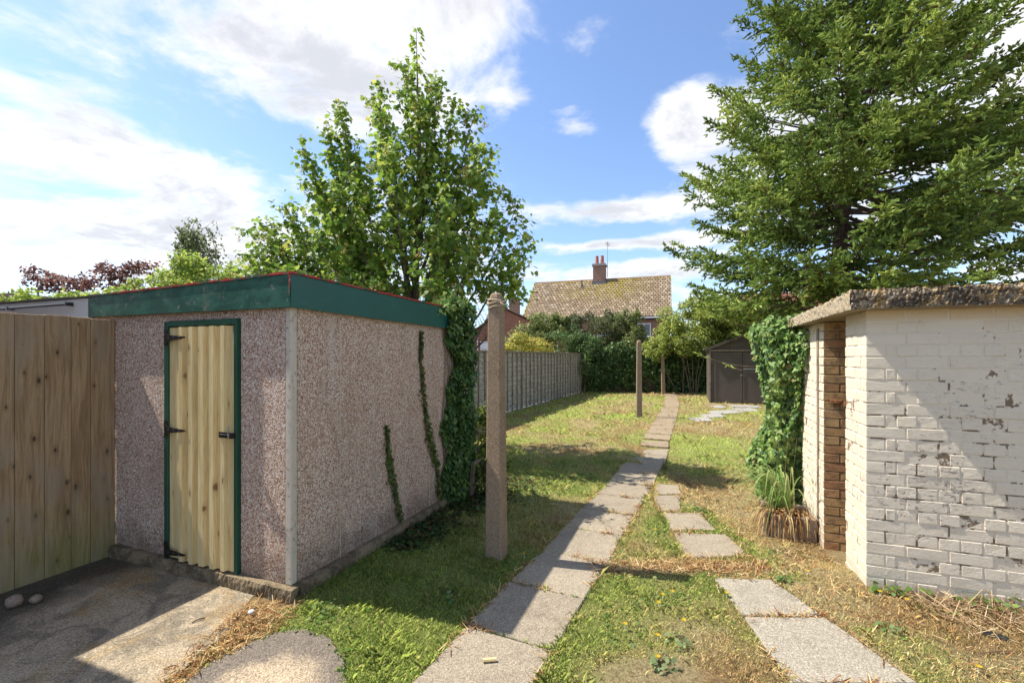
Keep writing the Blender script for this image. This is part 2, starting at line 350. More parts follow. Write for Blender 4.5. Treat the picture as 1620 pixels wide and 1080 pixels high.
m, n = newmat('lawn_thatch'); a = n.n.new('ShaderNodeAttribute'); a.attribute_name = 'tint'; p = pos(n)
c = n.mix(n.ss(n.noise(p, 60, 6, .75), .35, .7), n.mix(1.0, a.outputs[0], (.40, .38, .36), 'MULTIPLY'), a.outputs[0])
c = n.mix(n.m('MULTIPLY', n.ss(n.noise(p, 9, 7, .7), .55, .7), .5), c, (.17, .115, .065))
finish(n, c, .95, n.noise(p, 90, 6, .8), 1, .02, .1)
m, n = newmat('roof_tile'); a = n.n.new('ShaderNodeAttribute'); a.attribute_name = 'tint'; p = opos(n)
c = n.mix(n.ss(n.noise(p, 6, 6, .7), .4, .7), a.outputs[0], n.mix(1.0, a.outputs[0], (.6, .55, .5), 'MULTIPLY'))
finish(n, c, .9, n.noise(p, 30, 4), .4, .01, .15)

# ---------------------------------------------------------------- object helpers
def mesh_np(name, V, F, mats, tint=None, smooth=False, mi=None):
    V = np.asarray(V, dtype=np.float32); F = np.asarray(F, dtype=np.int32)
    me = bpy.data.meshes.new(name); nf, k = F.shape
    me.vertices.add(len(V)); me.vertices.foreach_set('co', V.ravel())
    me.loops.add(nf*k); me.loops.foreach_set('vertex_index', F.ravel())
    me.polygons.add(nf); me.polygons.foreach_set('loop_start', np.arange(0, nf*k, k, dtype=np.int32))
    if smooth: me.polygons.foreach_set('use_smooth', np.ones(nf, dtype=bool))
    if mi is not None: me.polygons.foreach_set('material_index', np.asarray(mi, dtype=np.int32))
    if tint is not None:
        ca = me.color_attributes.new('tint', 'FLOAT_COLOR', 'POINT')
        T = np.ones((len(V), 4), dtype=np.float32); T[:, :3] = tint; ca.data.foreach_set('color', T.ravel())
    for q in (mats if isinstance(mats, (list, tuple)) else [mats]): me.materials.append(MATS[q])
    me.update(calc_edges=True); return me
def tagp(o, label=None, cat=None, group=None, kind=None):
    if label: o['label'] = label
    if cat: o['category'] = cat
    if group: o['group'] = group
    if kind: o['kind'] = kind
    return o
def ob(name, me, parent=None, loc=(0, 0, 0), rot=(0, 0, 0), **kw):
    o = bpy.data.objects.new(name, me); COL.objects.link(o); o.parent = parent
    o.location = loc; o.rotation_euler = rot
    return tagp(o, **kw)
def empty(name, loc=(0, 0, 0), rz=0, **kw):
    o = ob(name, None, None, loc, (0, 0, rz), **kw); o.empty_display_size = .1; return o
class MB:
    def __init__(s): s.v = []; s.f = []; s.mi = []; s.t = []
    def add(s, V, F, mi=0, tint=(1, 1, 1)):
        b = len(s.v); s.v += [tuple(q) for q in V]; s.f += [tuple(i+b for i in q) for q in F]; s.mi += [mi]*len(F); s.t += [tint]*len(V); return s
    def box(s, x0, x1, y0, y1, z0, z1, mi=0, ch=0, jit=0, tint=(1, 1, 1)):
        if ch <= 0:
            V = [(x, y, z) for z in (z0, z1) for y in (y0, y1) for x in (x0, x1)]
            F = [(0, 2, 3, 1), (4, 5, 7, 6), (0, 1, 5, 4), (2, 6, 7, 3), (0, 4, 6, 2), (1, 3, 7, 5)]
        else:
            V = []; idx = {}
            for ix, X in enumerate((x0, x1)):
                for iy, Y in enumerate((y0, y1)):
                    for iz, Z in enumerate((z0, z1)):
                        sx, sy, sz = (1-2*ix)*ch, (1-2*iy)*ch, (1-2*iz)*ch
                        idx[ix, iy, iz] = (len(V), len(V)+1, len(V)+2)
                        V += [(X, Y+sy, Z+sz), (X+sx, Y, Z+sz), (X+sx, Y+sy, Z)]
            F = []
            for ix in (0, 1): q = [idx[ix, a, b][0] for a, b in ((0, 0), (0, 1), (1, 1), (1, 0))]; F.append(q if ix == 0 else q[::-1])
            for iy in (0, 1): q = [idx[a, iy, b][1] for a, b in ((0, 0), (1, 0), (1, 1), (0, 1))]; F.append(q if iy == 0 else q[::-1])
            for iz in (0, 1): q = [idx[a, b, iz][2] for a, b in ((0, 0), (0, 1), (1, 1), (1, 0))]; F.append(q if iz == 0 else q[::-1])
            for a in (0, 1):
                for b in (0, 1):
                    F.append([idx[a, b, 0][0], idx[a, b, 0][1], idx[a, b, 1][1], idx[a, b, 1][0]])
                    F.append([idx[a, 0, b][0], idx[a, 0, b][2], idx[a, 1, b][2], idx[a, 1, b][0]])
                    F.append([idx[0, a, b][1], idx[0, a, b][2], idx[1, a, b][2], idx[1, a, b][1]])
            for k in idx.values(): F.append(list(k))
        if jit: V = [(x+random.uniform(-jit, jit), y+random.uniform(-jit, jit), z+random.uniform(-jit, jit)) for x, y, z in V]
        return s.add(V, F, mi, tint)
    def tube(s, pts, rad, sides=6, mi=0, cap=True, tint=(1, 1, 1)):
        pts = [Vector(p) for p in pts]
        if not hasattr(rad, '__len__'): rad = [rad]*len(pts)
        V = []; up = Vector((0, 0, 1)); pv = None
        for i, p in enumerate(pts):
            d = (pts[min(i+1, len(pts)-1)]-pts[max(i-1, 0)]).normalized()
            a = d.cross(up if pv is None and abs(d.z) < .9 else (pv if pv is not None else Vector((1, 0, 0))))
            if a.length < 1e-4: a = d.cross(Vector((0, 1, 0)))
            a.normalize(); b = a.cross(d).normalized(); pv = b if False else pv
            if pv is None: pv = b.copy()
            pv = b.copy() if False else pv
            for k in range(sides):
                t = 2*math.pi*k/sides; V.append(p+(a*math.cos(t)+b*math.sin(t))*rad[i])
        F = [(i*sides+k, i*sides+(k+1) % sides, (i+1)*sides+(k+1) % sides, (i+1)*sides+k) for i in range(len(pts)-1) for k in range(sides)]
        if cap: F.append(tuple(range(sides))[::-1]); F.append(tuple((len(pts)-1)*sides+k for k in range(sides)))
        return s.add(V, F, mi, tint)
    def prism(s, poly, z0, z1, mi=0, axis='z', tint=(1, 1, 1)):
        k = len(poly)
        if axis == 'z': V = [(x, y, z0) for x, y in poly]+[(x, y, z1) for x, y in poly]
        elif axis == 'y': V = [(x, z0, y) for x, y in poly]+[(x, z1, y) for x, y in poly]
        else: V = [(z0, x, y) for x, y in poly]+[(z1, x, y) for x, y in poly]
        F = [tuple(range(k))[::-1], tuple(range(k, 2*k))]+[(i, (i+1) % k, k+(i+1) % k, k+i) for i in range(k)]
        return s.add(V, F, mi, tint)
    def mesh(s, name, mats, smooth=False, tint=False):
        me = bpy.data.meshes.new(name); me.from_pydata(s.v, [], s.f)
        for q in (mats if isinstance(mats, (list, tuple)) else [mats]): me.materials.append(MATS[q])
        me.polygons.foreach_set('material_index', s.mi)
        if smooth: me.polygons.foreach_set('use_smooth', [True]*len(s.f))
        if tint:
            ca = me.color_attributes.new('tint', 'FLOAT_COLOR', 'POINT')
            T = np.ones((len(s.v), 4), dtype=np.float32); T[:, :3] = np.array(s.t, dtype=np.float32); ca.data.foreach_set('color', T.ravel())
        bm_fix(me); me.update(); return me
    def obj(s, name, mats, parent=None, smooth=False, tint=False, loc=(0, 0, 0), rot=(0, 0, 0), **kw):
        return ob(name, s.mesh(name, mats, smooth, tint), parent, loc, rot, **kw)
import bmesh
def bm_fix(me):
    b = bmesh.new(); b.from_mesh(me); bmesh.ops.recalc_face_normals(b, faces=b.faces); b.to_mesh(me); b.free()

# value noise in numpy
_G = RNG.random((256, 256))
def vnoise(x, y, s, o=0):
    x = np.asarray(x)*s+o*17.3+1000; y = np.asarray(y)*s+o*9.7+1000
    xi = np.floor(x).astype(int); yi = np.floor(y).astype(int); fx = x-xi; fy = y-yi
    fx = fx*fx*(3-2*fx); fy = fy*fy*(3-2*fy)
    g = lambda a, b: _G[a % 256, b % 256]
    return (g(xi, yi)*(1-fx)+g(xi+1, yi)*fx)*(1-fy)+(g(xi, yi+1)*(1-fx)+g(xi+1, yi+1)*fx)*fy
def fbm(x, y, s, o=0, k=4):
    t = 0; a = 1; w = 0
    for i in range(k): t = t+a*vnoise(x, y, s*2**i, o+i); w += a; a *= .55
    return t/w
def sst(v, a, b): t = np.clip((np.asarray(v, dtype=float)-a)/(b-a), 0, 1); return t*t*(3-2*t)
def basis(Nrm, spin):
    """rotation matrices whose z is Nrm and whose x is spun about it"""
    Nrm = Nrm/np.linalg.norm(Nrm, axis=1, keepdims=True)
    ref = np.where(np.abs(Nrm[:, 2:3]) < .9, np.array([[0., 0, 1]]), np.array([[1., 0, 0]]))
    a = np.cross(ref, Nrm); a /= np.linalg.norm(a, axis=1, keepdims=True); b = np.cross(Nrm, a)
    c, s = np.cos(spin)[:, None], np.sin(spin)[:, None]
    return np.stack([a*c+b*s, -a*s+b*c, Nrm], axis=2)
def scatter(T, P, M, S, col):
    """copies template T (k,3) to points P with rotations M, sizes S; returns V, F(polygon per copy), per-vertex colours"""
    k = len(T); n_ = len(P)
    V = np.einsum('nij,kj->nki', M, T)*np.asarray(S)[:, None, None]+P[:, None, :]
    F = np.arange(n_*k).reshape(n_, k); return V.reshape(-1, 3), F, np.repeat(col, k, axis=0)
LEAF4 = np.array([(0, 0, 0), (.32, .45, .10), (0, 1, -.05), (-.32, .45, .10)])
LEAF6 = np.array([(0, 0, 0), (.28, .28, .06), (.24, .68, .06), (0, 1, -.08), (-.24, .68, .06), (-.28, .28, .06)])
MAPLE = np.array([(0, 0, 0), (.30, .02, .03), (.52, .30, .02), (.30, .42, .03), (.42, .78, 0), (.16, .68, .03), (0, 1.0, -.04), (-.16, .68, .03), (-.42, .78, 0), (-.30, .42, .03), (-.52, .30, .02), (-.30, .02, .03)])
IVY = np.array([(0, 0, 0), (.34, -.02, .02), (.46, .34, 0), (.22, .48, .04), (0, 1, -.06), (-.22, .48, .04), (-.46, .34, 0), (-.34, -.02, .02)])
def jitter_col(cols, n_, v=.18, w=None):
    cols = np.array(cols); i = RNG.choice(len(cols), n_, p=w); c = cols[i]
    return c*(1+RNG.uniform(-v, v, (n_, 1)))
def leaves(clumps, n_, size, tmpl, cols, mat, w=None, flat=.5, shell=.55, lump=.35, name='foliage', droop=0, sun_side=None):
    """leaf polygons through the volume of many ellipsoids (x,y,z,rx,ry,rz)"""
    C = np.array(clumps, dtype=float); vol = C[:, 3]*C[:, 4]+C[:, 4]*C[:, 5]
    i = RNG.choice(len(C), n_, p=vol/vol.sum())
    d = RNG.normal(size=(n_, 3)); d /= np.linalg.norm(d, axis=1, keepdims=True)
    r = shell+(1-shell)*RNG.random(n_)**.7
    r *= 1+lump*(RNG.random(n_)-.5)
    P = C[i, :3]+d*C[i, 3:]*r[:, None]
    P = P[P[:, 2] > .02]; d = d[:len(P)]; n2 = len(P)
    nn = d[:n2]*flat+RNG.normal(size=(n2, 3))*.55+np.array([0, 0, .45])
    M = basis(nn, RNG.uniform(0, 6.283, n2))
    S = size*RNG.uniform(.6, 1.25, n2)
    V, F, T = scatter(tmpl, P, M, S, jitter_col(cols, n2, w=w))
    return mesh_np(name, V, F, mat, T)
def sub_clumps(main, per=14, k=.38, seed=0):
    """break big ellipsoids into many small ones spread over their surface, for an uneven outline"""
    out = []
    for (x, y, z, a, b, c) in main:
        for _ in range(per):
            d = RNG.normal(size=3); d /= np.linalg.norm(d); r = RNG.uniform(.35, 1.0); s = RNG.uniform(.55, 1.35)*k
            out.append((x+d[0]*a*r, y+d[1]*b*r, z+d[2]*c*r, a*s, b*s, c*s))
    return out

RZ = R(-21.2); CR, SR = math.cos(RZ), math.sin(RZ)
SH = (-1.5, 3.09)         # near corner of the pebbledash shed
OH = (2.539, 3.264)       # near corner of the brick store
def loc2w(o, x, y): return (o[0]+x*CR-y*SR, o[1]+x*SR+y*CR)
def loc_pts(o, x, y, z): 
    return np.stack([o[0]+x*CR-y*SR, o[1]+x*SR+y*CR, z], 1)
def w2loc(o, X, Y): dx = X-o[0]; dy = Y-o[1]; return dx*CR+dy*SR, -dx*SR+dy*CR
FENCE0, FENCE1 = (-2.63, 7.6), (3.25, 21.2)
def gz(x, y):
    x = np.asarray(x, dtype=float); y = np.asarray(y, dtype=float)
    return -.16*sst(x, 1.95, 2.55)*sst(y, 3.45, 4.05)*(1-sst(y, 7.0, 10.0))

# ================================================================ ground
def axis(lims):
    out = [lims[0][0]]
    for a, b, st in lims:
        k = max(1, int(round((b-a)/st))); out += list(a+(b-a)*(np.arange(1, k+1)/k))
    return np.array(out)
def grid(xs, ys, zf):
    X, Y = np.meshgrid(xs, ys); Z = zf(X, Y)
    V = np.stack([X, Y, Z], -1).reshape(-1, 3); nx, ny = len(xs), len(ys)
    i = np.arange(nx-1)[None, :]+nx*np.arange(ny-1)[:, None]; i = i.ravel()
    return V, np.stack([i, i+1, i+1+nx, i+nx], 1)
V, F = grid(axis([(-600, -60, 90), (-60, -8, 4), (-8, 12, .4), (12, 60, 4), (60, 600, 90)]), axis([(-300, -20, 70), (-20, 0, 2), (0, 26, .4), (26, 80, 6), (80, 900, 130)]), lambda X, Y: gz(X, Y)-.01)
ob('ground', mesh_np('ground', V, F, 'soil', smooth=True), kind='structure')

# path slabs: corner polygons on the ground, metres
def cx(y): return float(np.interp(y, [0, 1.2, 2.307, 2.97, 3.62, 4.6, 5.8, 8.7, 11.9, 15.8, 20.3], [-1.30, -.75, -.18, .12, .455, .90, 1.50, 2.72, 4.02, 5.55, 7.1]))
def slab_on_path(y0, y1, w=.56):
    a, b = Vector((cx(y0), y0)), Vector((cx(y1), y1)); d = (b-a).normalized(); nrm = Vector((d.y, -d.x))
    k = w/2; return [tuple(a-nrm*k), tuple(a+nrm*k), tuple(b+nrm*k), tuple(b-nrm*k)]
main_slabs = []; y = 1.05
while y < 20.0:
    dy = .60*math.cos(math.atan((cx(y+.5)-cx(y))/.5)); dy *= random.uniform(.98, 1.03)
    main_slabs.append(slab_on_path(y+.0025, y+dy-.0025, .56 if y < 8.6 else .52)); y += dy
side_slabs = [[(1.83, 5.88), (2.12, 5.80), (2.03, 5.45), (1.71, 5.42)], [(1.67, 5.38), (1.99, 5.38), (1.80, 4.85), (1.56, 4.83)], [(1.57, 4.78), (1.97, 4.77), (1.93, 4.31), (1.50, 4.29)],
              [(1.51, 4.24), (1.98, 4.21), (1.95, 3.76), (1.42, 3.71)], [(1.49, 3.38), (1.91, 3.35), (1.96, 2.88), (1.46, 2.885)], [(1.46, 2.86), (1.97, 2.855), (2.03, 2.28), (1.40, 2.28)],
              [(1.40, 2.25), (2.03, 2.25), (2.06, 1.65), (1.38, 1.65)]]
far_slabs = [[(4.70, 11.55), (5.20, 11.75), (5.32, 12.45), (4.72, 12.35)], [(5.25, 12.2), (5.95, 12.6), (6.0, 13.2), (5.3, 12.95)], [(5.75, 13.0), (6.7, 13.3), (6.8, 14.1), (5.95, 13.9)],
             [(6.85, 13.6), (7.6, 13.9), (7.7, 14.7), (6.95, 14.6)], [(7.2, 14.85), (8.1, 14.7), (8.4, 15.5), (7.4, 15.8)], [(6.6, 14.6), (7.05, 14.8), (7.1, 15.5), (6.65, 15.4)]]
PATIO = [(-7.0, -1.0), (-1.735, -1.0), (-1.735, 2.31), (-1.70, 2.75), (-1.78, 3.12), (-1.5, 3.6), (-3.0, 4.2), (-7, 5.6)]
PAD = [(-1.66, 1.0), (-.86, 1.0), (-.83, 2.28), (-.92, 2.48), (-1.07, 2.66), (-1.25, 2.74), (-1.42, 2.70), (-1.60, 2.48), (-1.66, 2.30)]
def inpoly(x, y, poly, grow=0):
    c = np.array(poly); m_ = c.mean(0); c = m_+(c-m_)*(1+grow/np.maximum(np.linalg.norm(c-m_, axis=1, keepdims=True), .05))
    inside = np.zeros(np.shape(x), bool); j = len(c)-1
    for i in range(len(c)):
        xi, yi = c[i]; xj, yj = c[j]
        inside ^= ((yi > y) != (yj > y)) & (x < (xj-xi)*(y-yi)/(yj-yi+1e-12)+xi); j = i
    return inside
def slab_mesh(poly, h=.022, ch=.008, wob=.004, sub=4, mat='slab_concrete', z0=-.03):
    cxm = sum(p[0] for p in poly)/len(poly); cym = sum(p[1] for p in poly)/len(poly)
    pts = []
    for i in range(len(poly)):
        a, b = Vector(poly[i]), Vector(poly[(i+1) % len(poly)])
        for k in range(sub): pts.append(a.lerp(b, k/sub)+Vector((random.uniform(-wob, wob), random.uniform(-wob, wob))))
    c = Vector((cxm, cym)); k = len(pts)
    V = [(p.x-cxm, p.y-cym, z0) for p in pts]+[(p.x-cxm, p.y-cym, h-ch) for p in pts]
    V += [((c+(p-c)*(1-ch/(p-c).length)).x-cxm, (c+(p-c)*(1-ch/(p-c).length)).y-cym, h) for p in pts]
    F = [tuple(range(2*k, 3*k))]
    for r in (0, 1): F += [(r*k+i, r*k+(i+1) % k, (r+1)*k+(i+1) % k, (r+1)*k+i) for i in range(k)]
    b = MB(); b.add(V, F); return b.mesh('paving_slab', mat), (cxm, cym)
def path(name, slabs, matf, tilt=.008, **kw):
    e = empty(name, kind='structure')
    for i, poly in enumerate(slabs):
        me, (a, b) = slab_mesh(poly, h=.02, wob=.0025, mat=matf(i, poly))
        ob('paving_slab', me, e, (a, b, float(gz(a, b))+random.uniform(-.004, .004)), (random.uniform(-tilt, tilt), random.uniform(-tilt, tilt), 0))
    return e
path('garden_path', main_slabs, lambda i, p: 'slab_concrete' if p[0][1] < 8.3 else 'slab_dirty')
path('branch_path', side_slabs, lambda i, p: 'slab_lichen' if p[0][1] < 3.5 else 'slab_concrete')
path('broken_paving', far_slabs, lambda i, p: 'slab_grey', .02)
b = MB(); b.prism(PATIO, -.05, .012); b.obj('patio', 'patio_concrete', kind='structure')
b = MB(); b.prism(PAD, -.05, .018); b.obj('concrete_pad', 'pad_concrete', kind='structure')

# lawn: field of green and straw shared by the thatch sheet and the blades
def greenness(x, y):
    g = fbm(x, y, .9, 1)*.9+fbm(x, y, 3.2, 5)*.55-.22
    g = g-.42*sst(x, 1.85, 2.4)*(1-sst(y, 5.5, 8))
    g = g+.20*((x < -.1) & (y < 3.1))-.75*(1-sst(x, -1.55, -1.25))*(y < 3.15)
    g = g+.22*sst(x, 1.3, .2)*(1-sst(y, 3.4, 4.2))+.16*sst(y, 2.95, 3.2)*sst(y, 3.55, 3.40)*(x < 1.5)*(x > .2)
    g = g-.30*sst(y, 2.62, 2.35)*(x > .3)*(x < 1.3)
    g = g-.45*np.exp(-((y-3.56)/.10)**2)*(x > .4)
    lx, ly = w2loc(SH, x, y)
    g = g+.06*(1-sst(lx, .2, 1.3))*(y > 2.5)*(y < 6)
    g = g-.10*sst(y, 7.5, 10)
    g = g+.34*(x > 2.05)*(y < 3.1)*sst(fbm(x, y, 2.6, 55), .42, .6)+.2*(x > 1.9)*(y > 3.3)*(y < 5)*sst(fbm(x, y, 3, 56), .5, .6)
    return np.clip(g, 0, 1)
STRAW = np.array([.74, .60, .32]); OCHRE = np.array([.60, .41, .19]); YG = np.array([.56, .56, .19]); GRN = np.array([.42, .50, .13]); DGR = np.array([.24, .35, .09])
def lawncol(x, y):
    g = greenness(x, y); o = fbm(x, y, 2.1, 9)
    dry = STRAW[None]*(1-sst(o, .42, .62)[:, None])+OCHRE[None]*sst(o, .42, .62)[:, None]
    far = sst(y, 6, 9)[:, None]
    gr = YG[None]*(1-sst(g, .40, .75)[:, None])+(GRN*(1-far)+GRN*1.5*far)*sst(g, .40, .75)[:, None]
    k = sst(g, .22, .52)[:, None]; return dry*(1-k)+gr*k
def fenceline_x(y): return FENCE0[0]+(FENCE1[0]-FENCE0[0])*(y-FENCE0[1])/(FENCE1[1]-FENCE0[1])
V, F = grid(axis([(-8, -3, .3), (-3, 5, .08), (5, 16, .25)]), axis([(-1, 2, .3), (2, 9, .08), (9, 24, .25)]), lambda X, Y: gz(X, Y)+.002+.006*(fbm(X, Y, 2.2, 3)-.5)+.004)
T = lawncol(V[:, 0], V[:, 1])*.62
ob('lawn', mesh_np('lawn', V, F, 'lawn_thatch', T, smooth=True), kind='structure')

SLABS = main_slabs+side_slabs+far_slabs
PL_C = loc2w(OH, -.24, 1.62)    # planter centre
def open_ground(x, y):
    ok = ~inpoly(x, y, PATIO, 0) & ~inpoly(x, y, PAD, -.03)
    for s in SLABS: ok &= ~inpoly(x, y, s, -.012)
    lx, ly = w2loc(SH, x, y); ok &= ~((lx < .05) & (ly > -.09) & (ly < 2.5))
    lx, ly = w2loc(OH, x, y); ok &= ~((lx > -.01) & (ly > -.01) & (ly < 1.98))
    ok &= ~((lx > -.48) & (lx < 0) & (ly > 1.22) & (ly < 1.98))
    ok &= (x > fenceline_x(y)+.05) | (y < 6)
    return ok
SOIL = [(.36, 2.0), (.42, 2.38), (.62, 2.50), (.86, 2.47), (1.08, 2.34), (1.15, 2.0)]
def grass():
    bands = [(2.0, 2.8, 16000, .95), (2.8, 3.8, 11000, 1.0), (3.8, 5.2, 6000, 1.15), (5.2, 7.5, 3000, 1.35), (7.5, 11, 1300, 1.7), (11, 16, 560, 2.2), (16, 21.5, 300, 2.8)]
    PX, PY, SZ = [], [], []
    for a, b, den_, sz in bands:
        x0, x1 = -1.18*b, 1.18*b; x0 = max(x0, -3.2); x1 = min(x1, 12)
        k = int((b-a)*(x1-x0)*den_); x = RNG.uniform(x0, x1, k); y = RNG.uniform(a, b, k)
        keep = (np.abs(x) < 1.2*y+.1); PX.append(x[keep]); PY.append(y[keep]); SZ.append(np.full(keep.sum(), sz))
    x, y, sz = map(np.concatenate, (PX, PY, SZ))
    # clump: drop where a fine noise is low
    keep = open_ground(x, y) & (RNG.random(len(x)) < .30+.9*sst(fbm(x, y, 6, 3), .35, .6))
    keep &= ~(inpoly(x, y, SOIL) & (RNG.random(len(x)) < .94))
    x, y, sz = x[keep], y[keep], sz[keep]
    ex = []
    for s_ in main_slabs+side_slabs:
        if s_[0][1] > 9: continue
        for i in (1, 3):
            a, b = np.array(s_[i]), np.array(s_[(i+1) % 4]); m_ = int(np.linalg.norm(b-a)*300); q = a+(b-a)*RNG.random((m_, 1))+RNG.normal(0, .012, (m_, 2)); ex.append(q[fbm(q[:, 0], q[:, 1], 3.1, 71) > .54])
    t = RNG.uniform(0, 2.5, 1800); q = loc_pts(SH, .07+np.abs(RNG.normal(0, .03, 1800)), t, t*0)[:, :2]; ex.append(q)
    t = RNG.uniform(0, .95, 500); q = loc_pts(OH, t, -.02-np.abs(RNG.normal(0, .03, 500)), t*0)[:, :2]; ex.append(q[fbm(q[:, 0], q[:, 1], 6, 72) > .5])
    t = RNG.uniform(0, 6.28, 420); ex.append(np.stack([-.128+.09*np.cos(t)+RNG.normal(0, .02, 420), 3.72+.09*np.sin(t)+RNG.normal(0, .02, 420)], 1))
    for _ in range(60):
        cx0, cy0 = RNG.uniform(-1.3, 3.2), RNG.uniform(2.2, 6.5); ex.append(np.stack([cx0+RNG.normal(0, .035, 90), cy0+RNG.normal(0, .035, 90)], 1))
    ex = np.concatenate(ex); ex = ex[open_ground(ex[:, 0], ex[:, 1])]; isx = np.r_[np.zeros(len(x), bool), np.ones(len(ex), bool)]
    x = np.r_[x, ex[:, 0]]; y = np.r_[y, ex[:, 1]]; sz = np.r_[sz, np.ones(len(ex))]; n_ = len(x)
    g = greenness(x, y); tuft = sst(fbm(x, y, 4.5, 7), .58, .72)
    H = sz*RNG.uniform(.009, .027, n_)*(.75+.5*g)*(1+.9*tuft)
    Wd = sz*RNG.uniform(.0010, .0021, n_)
    H = H*np.where(RNG.random(n_) < .03, RNG.uniform(1.3, 2.0, n_), 1)
    H = np.where(isx, np.minimum(H*RNG.uniform(1.2, 2.0, n_), RNG.uniform(.03, .062, n_)), H)
    a = RNG.uniform(0, 6.283, n_); lean = RNG.uniform(.1, 1.2, n_)*H
    dx, dy = np.cos(a), np.sin(a)
    P0 = np.stack([x, y, gz(x, y)+.004], 1)
    side = np.stack([-dy, dx, 0*dx], 1)*Wd[:, None]
    mid = P0+np.stack([dx*lean*.35, dy*lean*.35, H*.62], 1); tip = P0+np.stack([dx*lean, dy*lean, H*.92], 1)
    V = np.stack([P0-side, P0+side, mid+side*.8, tip, mid-side*.8], 1).reshape(-1, 3)
    F = np.arange(n_*5).reshape(n_, 5)
    c = lawncol(x, y)
    c2 = np.where((RNG.random(n_) < np.clip(g*.9, .08, .8))[:, None], GRN*1.25, STRAW*.95)
    c2 = np.where((RNG.random(n_) < .12)[:, None], DGR, c2)
    u = RNG.random(n_)[:, None]; c = c*(1-u*.8)+c2*u*.8
    c = c*RNG.uniform(.62, 1.55, (n_, 1))
    print('grass blades', n_)
    ob('grass', mesh_np('grass', V, F, 'grass_blade', np.repeat(c, 5, axis=0)), kind='stuff', label='short patchy lawn grass, green with dry straw patches, over the whole garden', cat='grass')
    # low round clover and weed leaves
    k = 26000; x = RNG.uniform(-2.0, 4.5, k); y = 2.1+RNG.random(k)**1.5*6
    g = greenness(x, y); keep = open_ground(x, y) & (RNG.random(k) < sst(g, .35, .62)*sst(fbm(x, y, 3.3, 12), .4, .55)) & ~inpoly(x, y, SOIL)
    x, y = x[keep], y[keep]; k = len(x)
    P = np.stack([x, y, gz(x, y)+RNG.uniform(.010, .034, k)], 1)
    M = basis(np.stack([RNG.normal(0, .45, k), RNG.normal(0, .45, k), np.ones(k)], 1), RNG.uniform(0, 6.28, k))
    V, F, T = scatter(LEAF6, P, M, RNG.uniform(.010, .026, k)*(1+.12*y), jitter_col([(.12, .24, .035), (.20, .30, .05), (.08, .18, .035), (.25, .33, .08)], k))
    ob('clover', mesh_np('clover', V, F, 'leaf', T), kind='stuff', label='low clover and weed leaves growing through the lawn', cat='weeds')
    # dry clippings lying on slab edges and joints
    P = []
    for s in SLABS:
        for i in range(4):
            a, b = np.array(s[i]), np.array(s[(i+1) % 4]); L = np.linalg.norm(b-a); m_ = int(L*(170 if s[0][1] < 6 else 50))
            t = RNG.random((m_, 1)); q = a+(b-a)*t+RNG.normal(0, .018 if i in (1, 3) else .012, (m_, 2))
            q = q[fbm(q[:, 0], q[:, 1], 5, 21) > .50]
            P.append(q)
    k = 7000; q = np.stack([RNG.uniform(1.6, 5.2, k), RNG.uniform(2.2, 6.5, k)], 1); q = q[open_ground(q[:, 0], q[:, 1])]; P.append(q)
    k = 1500; q = np.stack([RNG.uniform(-1.78, -1.40, k), RNG.uniform(2.2, 3.05, k)], 1); P.append(q[~inpoly(q[:, 0], q[:, 1], PAD, -.02)])
    k = 1500; q = np.stack([RNG.uniform(.6, 2.0, k), RNG.normal(3.55, .07, k)], 1); P.append(q)
    P = np.concatenate(P); k = len(P); P = np.column_stack([P, gz(P[:, 0], P[:, 1])+RNG.uniform(.012, .032, k)])
    M = basis(np.stack([RNG.normal(0, .35, k), RNG.normal(0, .35, k), np.ones(k)], 1), RNG.uniform(0, 6.28, k))
    T = np.array([(-.05, 0, 0), (.05, 0, .0), (.03, 1, .15), (-.03, 1, .15)])
    V, F, C = scatter(T, P, M, RNG.uniform(.02, .06, k)*(1+.05*P[:, 1]), jitter_col([(.50, .32, .13), (.36, .18, .07), (.60, .45, .24), (.22, .10, .045)], k))
    ob('dry_litter', mesh_np('dry_litter', V, F, 'litter', C), kind='stuff', label='dry brown grass clippings and dead leaves along the slab edges', cat='litter')
grass()

# ================================================================ pebbledash shed (left)
shed = empty('pebbledash_shed', (SH[0], SH[1], 0), RZ, label='flat roofed pebbledash shed with green fascia and new yellow timber door', cat='shed')
Z0, ZF, ZT = .10, 1.985, 2.205
def panel(x0, x1, y0, y1, parent=shed):
    b = MB(); b.box(x0, x1, y0, y1, Z0, ZF+.05, ch=.004); return b.obj('wall_panel', 'pebbledash', parent)
for a, c in ((-2.2, -1.815), (-1.811, -1.272), (-.478, -.052)): panel(a, c, 0, .045)
b = MB(); b.box(-1.272, -.478, 0, .045, 1.93, ZF+.05, ch=.003); b.obj('wall_panel', 'pebbledash', shed)
ys = [.052, .470, .900, 1.334, 1.77, 2.20, 2.44]
for i in range(6): panel(-.045, 0, ys[i]+.0025, ys[i+1]-.0025)
b = MB(); b.box(-2.2, 0, 2.44, 2.485, Z0, ZF+.05); b.obj('back_wall', 'pebbledash', shed)
b = MB(); b.box(-2.245, -2.2, 0, 2.485, Z0, ZF+.05); b.obj('side_wall', 'pebbledash', shed)
b = MB(); b.box(-.05, .006, -.006, .05, Z0, ZF+.05, ch=.008, jit=.0015)
b.obj('corner_post', 'white_post', shed, label='white painted concrete corner post')
for z in (.35, 1.85):
    b = MB(); b.tube([(-.025, -.007, z), (-.025, -.014, z)], .006, 6); b.obj('bolt', 'zinc_bolt', shed)
for y in (.47, .9, 1.334, 1.77):
    for z in (.18, 1.0, 1.95):
        b = MB(); b.tube([(.0, y, z), (.006, y, z)], .005, 6); b.obj('joint_bolt', 'rusty_iron', shed)
    b = MB(); b.box(-.03, .0012, y-.0036, y+.0036, Z0, ZF, jit=.0008); b.obj('joint_strip', 'white_post', shed)
